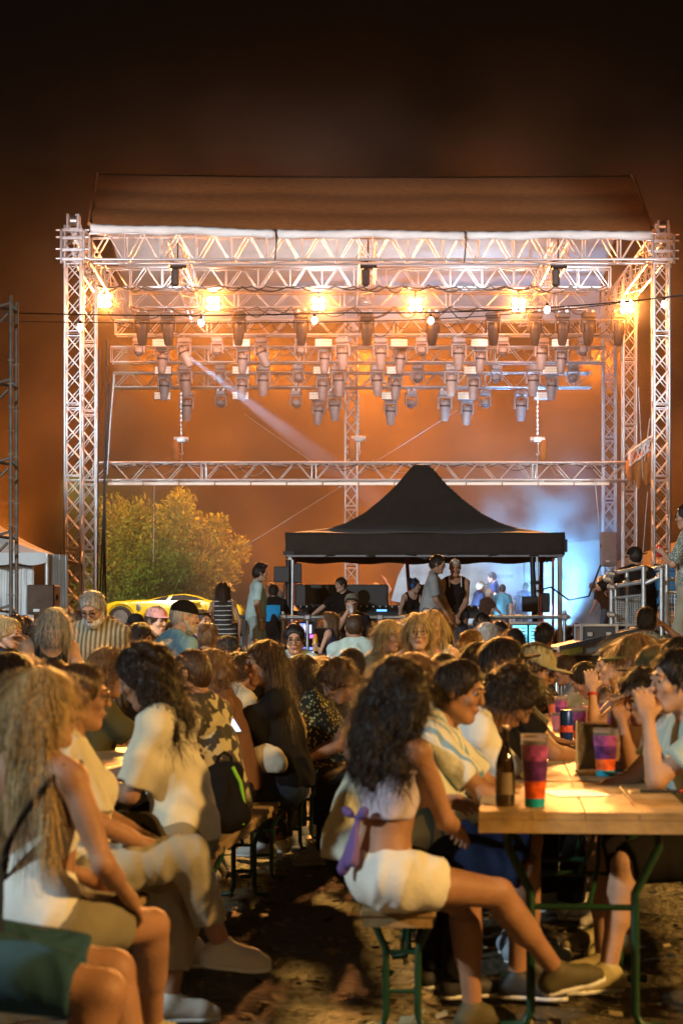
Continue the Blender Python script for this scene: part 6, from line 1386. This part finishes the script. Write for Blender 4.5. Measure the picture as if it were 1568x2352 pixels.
# ================================================================ small things
CUPP = mat('purple_cup', (.34, .07, .28), .3, noise=.75, nscale=30, spec=.8); CUPV = mat('dark_violet_print', (.10, .025, .16), .3, noise=.8, nscale=26); CUPK = mat('pink_drink', (.8, .25, .30), .2, emit=None, noise=.2, spec=.8); CUPB = mat('turquoise_band', (.0, .35, .5), .4); CUPO = mat('orange_flame_print', (.75, .12, .02), .35, noise=.5, nscale=30)
GLS = mat('clear_plastic', (.75, .75, .78), .08, noise=0, spec=.9); GLS.node_tree.nodes['Principled BSDF'].inputs['Transmission Weight'].default_value = .85
def cup(label, px, d, z, h, r, main=CUPP, kind=0):
    t = thing('cup', label, 'cup', (pxx(px, d), d, z), 0, 'plastic cups on the right tables')
    MB().lathe([(r * .70, 0), (r * .72, h * .12)], 20).build('base_band', CUPB if kind == 0 else main, t); MB().lathe([(r * .722, h * .12), (r * .8, h * .36)], 20, cap=False).build('flame_print', CUPO if kind == 0 else main, t)
    MB().lathe([(r * .8, h * .36), (r * .90, h * .64)], 20, cap=False).build('wall', CUPV if kind == 0 else main, t); MB().lathe([(r * .9, h * .64), (r * .96, h * .86)], 20, cap=False).build('upper_band', main, t); MB().lathe([(r * .962, h * .86), (r, h), (r * 1.03, h), (r * 1.03, h * 1.01), (r * .93, h * 1.0), (r * .9, h * .86)], 20, cap=False).build('rim', GLS, t); MB().lathe([(.001, h * .92), (r * .9, h * .92)], 20, cap=False).build('drink', CUPK, t)
TZ = .776
cup('tall purple festival cup nearest the camera on the near right table', 1228, 6.92, TZ, .25, .049)
cup('purple cup with turquoise foot standing behind the first table edge', 1390, 8.5, TZ, .2, .055); cup('purple and blue cup right behind the middle one', 1420, 9.9, TZ, .22, .058)
for i, (x, d, k) in enumerate(((1270, 15, 1), (1345, 14.6, 1), (1300, 14.0, 1), (1325, 13.3, 1), (1368, 13.6, 1), (1280, 12.8, 1), (1306, 12.2, 1))):
    cup('%s small pink cup from the front in the cluster on the far right tables' % ORD[6 - i], x, d, TZ, .11, .045, CUPK, 1)
def bottle(label, px, d, z, h, r, m, cat='bottle'):
    t = thing('bottle', label, cat, (pxx(px, d), d, z)); MB().lathe([(r * .9, 0), (r, .01), (r, h * .52), (r * .8, h * .62), (r * .36, h * .76), (r * .34, h * .97)], 18).build('body', m, t)
    MB().lathe([(r * .42, h * .96), (r * .42, h)], 14).build('cap', ALUD, t); MB().lathe([(r * 1.01, h * .15), (r * 1.01, h * .42)], 18, cap=False).build('label_band', mat('bottle_label', (.22, .17, .1), .6), t)
for i, (x, d, k) in enumerate(((1440, 11.6, 0), (1330, 11.2, 0), (1392, 12.6, 0), (1288, 13.4, 0), (1352, 15.6, 0))):
    cup('%s farther purple festival cup from the front on the right tables' % ORD[i], x, d, TZ, .2, .045, CUPP, 0)
bottle('tall dark brown bottle on the near right table beside the purple cup', 1160, 6.95, TZ, .28, .034, mat('brown_glass', (.035, .02, .008), .08, noise=0, spec=.9))
def can(label, loc, h, r, m, m2, name='can'):
    t = thing('drink_can', label, 'can', loc); MB().lathe([(r * .85, 0), (r, .008), (r, h - .01), (r * .85, h)], 18).build('wall', m, t); MB().lathe([(r * 1.01, h * .4), (r * 1.01, h * .58)], 18, cap=False).build('band', m2, t); MB().lathe([(.001, h * 1.002), (r * .83, h * 1.002)], 16, cap=False).build('lid', ALU, t)
can('dark blue drink can with red and white band on the third right table', (pxx(1300, 10.8), 10.8, TZ), .2, .036, mat('blue_can', (.01, .05, .35), .3, .4), mat('red_white_band', (.6, .1, .1), .4, noise=.6, nscale=60))
p = hand_point(m26, 'l'); can('red and blue drink can held by the man at the right edge', p - Vector((0, 0, .06)), .12, .035, mat('red_can', (.45, .03, .03), .3, .4), mat('blue_can', (.01, .05, .35), .3, .4))
p = hand_point(m14, 'r', .05, .02); t = thing('cup', 'small white cup at the mouth of the man in the grey cap', 'cup', p - Vector((0, .05, .06))); MB().lathe([(.024, 0), (.034, .09), (.036, .09), (.03, .085)], 14).build('wall', WHITEP, t)
p = hand_point(m16, 'l', .06, .02); t = thing('drink_bottle', 'golden drink in the hand of the small girl', 'drink', p - Vector((0, 0, .07))); MB().lathe([(.03, 0), (.034, .16), (.02, .18)], 14).build('wall', mat('golden_drink', (.7, .32, .04), .25), t); MB().lathe([(.021, .18), (.021, .205)], 12).build('lid', mat('orange_lid', (.8, .2, .02), .4), t)
t = thing('sign_holder', 'clear upright sign holder with a reddish leaflet on the right tables', 'sign holder', (pxx(1364, 8.75), 8.75, TZ), R(-12))
MB().box((0, 0, .11), (.15, .004, .22)).build('front_pane', GLS, t); MB().box((0, .006, .11), (.135, .002, .20)).build('leaflet', pattern('leaflet_print', (.55, .42, .32), (.5, .08, .05), 'blotch', 14, 0, .55), t)
for s_ in (-1, 1): MB().box((s_ * .077, .003, .11), (.006, .012, .225)).build('side_rim', WHITEP, t)
MB().box((0, .0, .004), (.16, .07, .008)).build('foot', GLS, t)
t = thing('tray', 'flat paper and pen lying on the near right table', 'paper', (pxx(1320, 7.5), 7.5, TZ), R(8)); MB().box((0, 0, .002), (.21, .29, .003)).build('sheet', WHITEP, t)
t = thing('pen', 'dark pen with red end lying on the near right table', 'pen', (pxx(1500, 7.55), 7.55, TZ + .006), R(88)); MB().tube((0, -.1, 0), (0, .05, 0), .006).build('barrel', BLACKP, t); MB().tube((0, -.13, 0), (0, -.1, 0), .0065).build('red_end', REDB, t)
t = thing('plate', 'dark round snack tray on the second right table', 'tray', (pxx(1460, 8.5), 8.5, TZ), 0); MB().lathe([(.11, 0), (.15, .02), (.155, .022), (.14, .01), (.01, .006)], 22).build('dish', BLACKP, t)
# bags
def bag(label, loc, size, m, m2, rz=0, cat='bag'):
    t = thing('shoulder_bag', label, cat, loc, rz); sx, sy, sz = size
    V, Q = surface([ell((0, 0, sz * .45), np.eye(3), (sx / 2, sy / 2, sz * .45), .03), cone((-sx * .3, 0, sz * .25), (sx * .3, 0, sz * .25), sy * .4, sy * .4, .05), cone((-sx * .25, 0, sz * .75), (sx * .25, 0, sz * .8), sy * .25, sy * .25, .05)], .012, 0, (), (), wrinkle(5, .006, 1.5))
    V[:, 2] = np.maximum(V[:, 2], .002); link(bpy.data.objects.new('pouch', mesh_np('pouch', V, Q, m)), t)
    MB().path([(-sx * .2, 0, sz * .8), (-sx * .15, 0, sz * .98), (0, 0, sz * 1.04), (sx * .15, 0, sz * .98), (sx * .2, 0, sz * .8)], .008).build('handle', m, t)
    MB().path([(sx * .16, -sy * .3, sz * .86), (sx * .34, -sy * .34, sz * .66), (sx * .43, -sy * .3, sz * .4), (sx * .40, -sy * .3, sz * .12)], .009).build('zip', m2, t)
NEON = mat('neon_green_piping', (.25, .55, .02), .5)
bag('black and olive bag on the near left bench beside the curly haired man', (-.80, 7.25, .50), (.34, .22, .22), OLIVE, BLK, R(20))
bag('black backpack with neon green edge on the left bench', (-.54, 9.2, .462), (.2, .16, .36), BLK, NEON, R(10), 'backpack')
bag('cream bumbag on the hip of the smiling woman in black', f5[0].location + Vector((-.10, -.20, .62)), (.22, .1, .15), cloth('cream_canvas', (.6, .54, .42)), PLP, R(-15), 'bumbag')
t = thing('handbag', 'blue carrier bag on the ground under the left table', 'bag', (-.98, 7.4, 0), .3); MB().box((0, 0, .15), (.2, .12, .3), bev=.03).build('pouch', mat('bright_blue_bag', (.01, .2, .5), .4), t); MB().path([(-.06, 0, .3), (-.04, 0, .4), (.04, 0, .4), (.06, 0, .3)], .008).build('handle', BLACKP, t)
t = thing('phone', 'glowing phone on the left table before the smiling woman', 'phone', (pxx(528, 10.6), 10.6, TZ + .13), R(20)); t.rotation_euler = (R(35), 0, R(30)); MB().box((0, 0, 0), (.075, .15, .009), bev=.003).build('case', BLACKP, t); MB().box((0, 0, .0065), (.068, .14, .002)).build('screen', mat('phone_screen', (.3, .4, .6), .1, emit=(.5, .65, 1), strength=2.5, noise=0), t)
t = thing('phone', 'glowing phone at the left edge of the crowd', 'phone', at(20, 1533, 12.2)); MB().box((0, 0, 0), (.16, .09, .01), bev=.003).build('case', BLACKP, t); MB().box((0, 0, .007), (.15, .08, .002)).build('screen', MATS['phone_screen'], t)
for i, (x, d, m_) in enumerate(((520, 11.6, WHITEP), (548, 12.4, CUPK))): cup('%s small cup from the front on the left tables' % ORD[i], x, d, TZ, .11, .04, m_, 1)
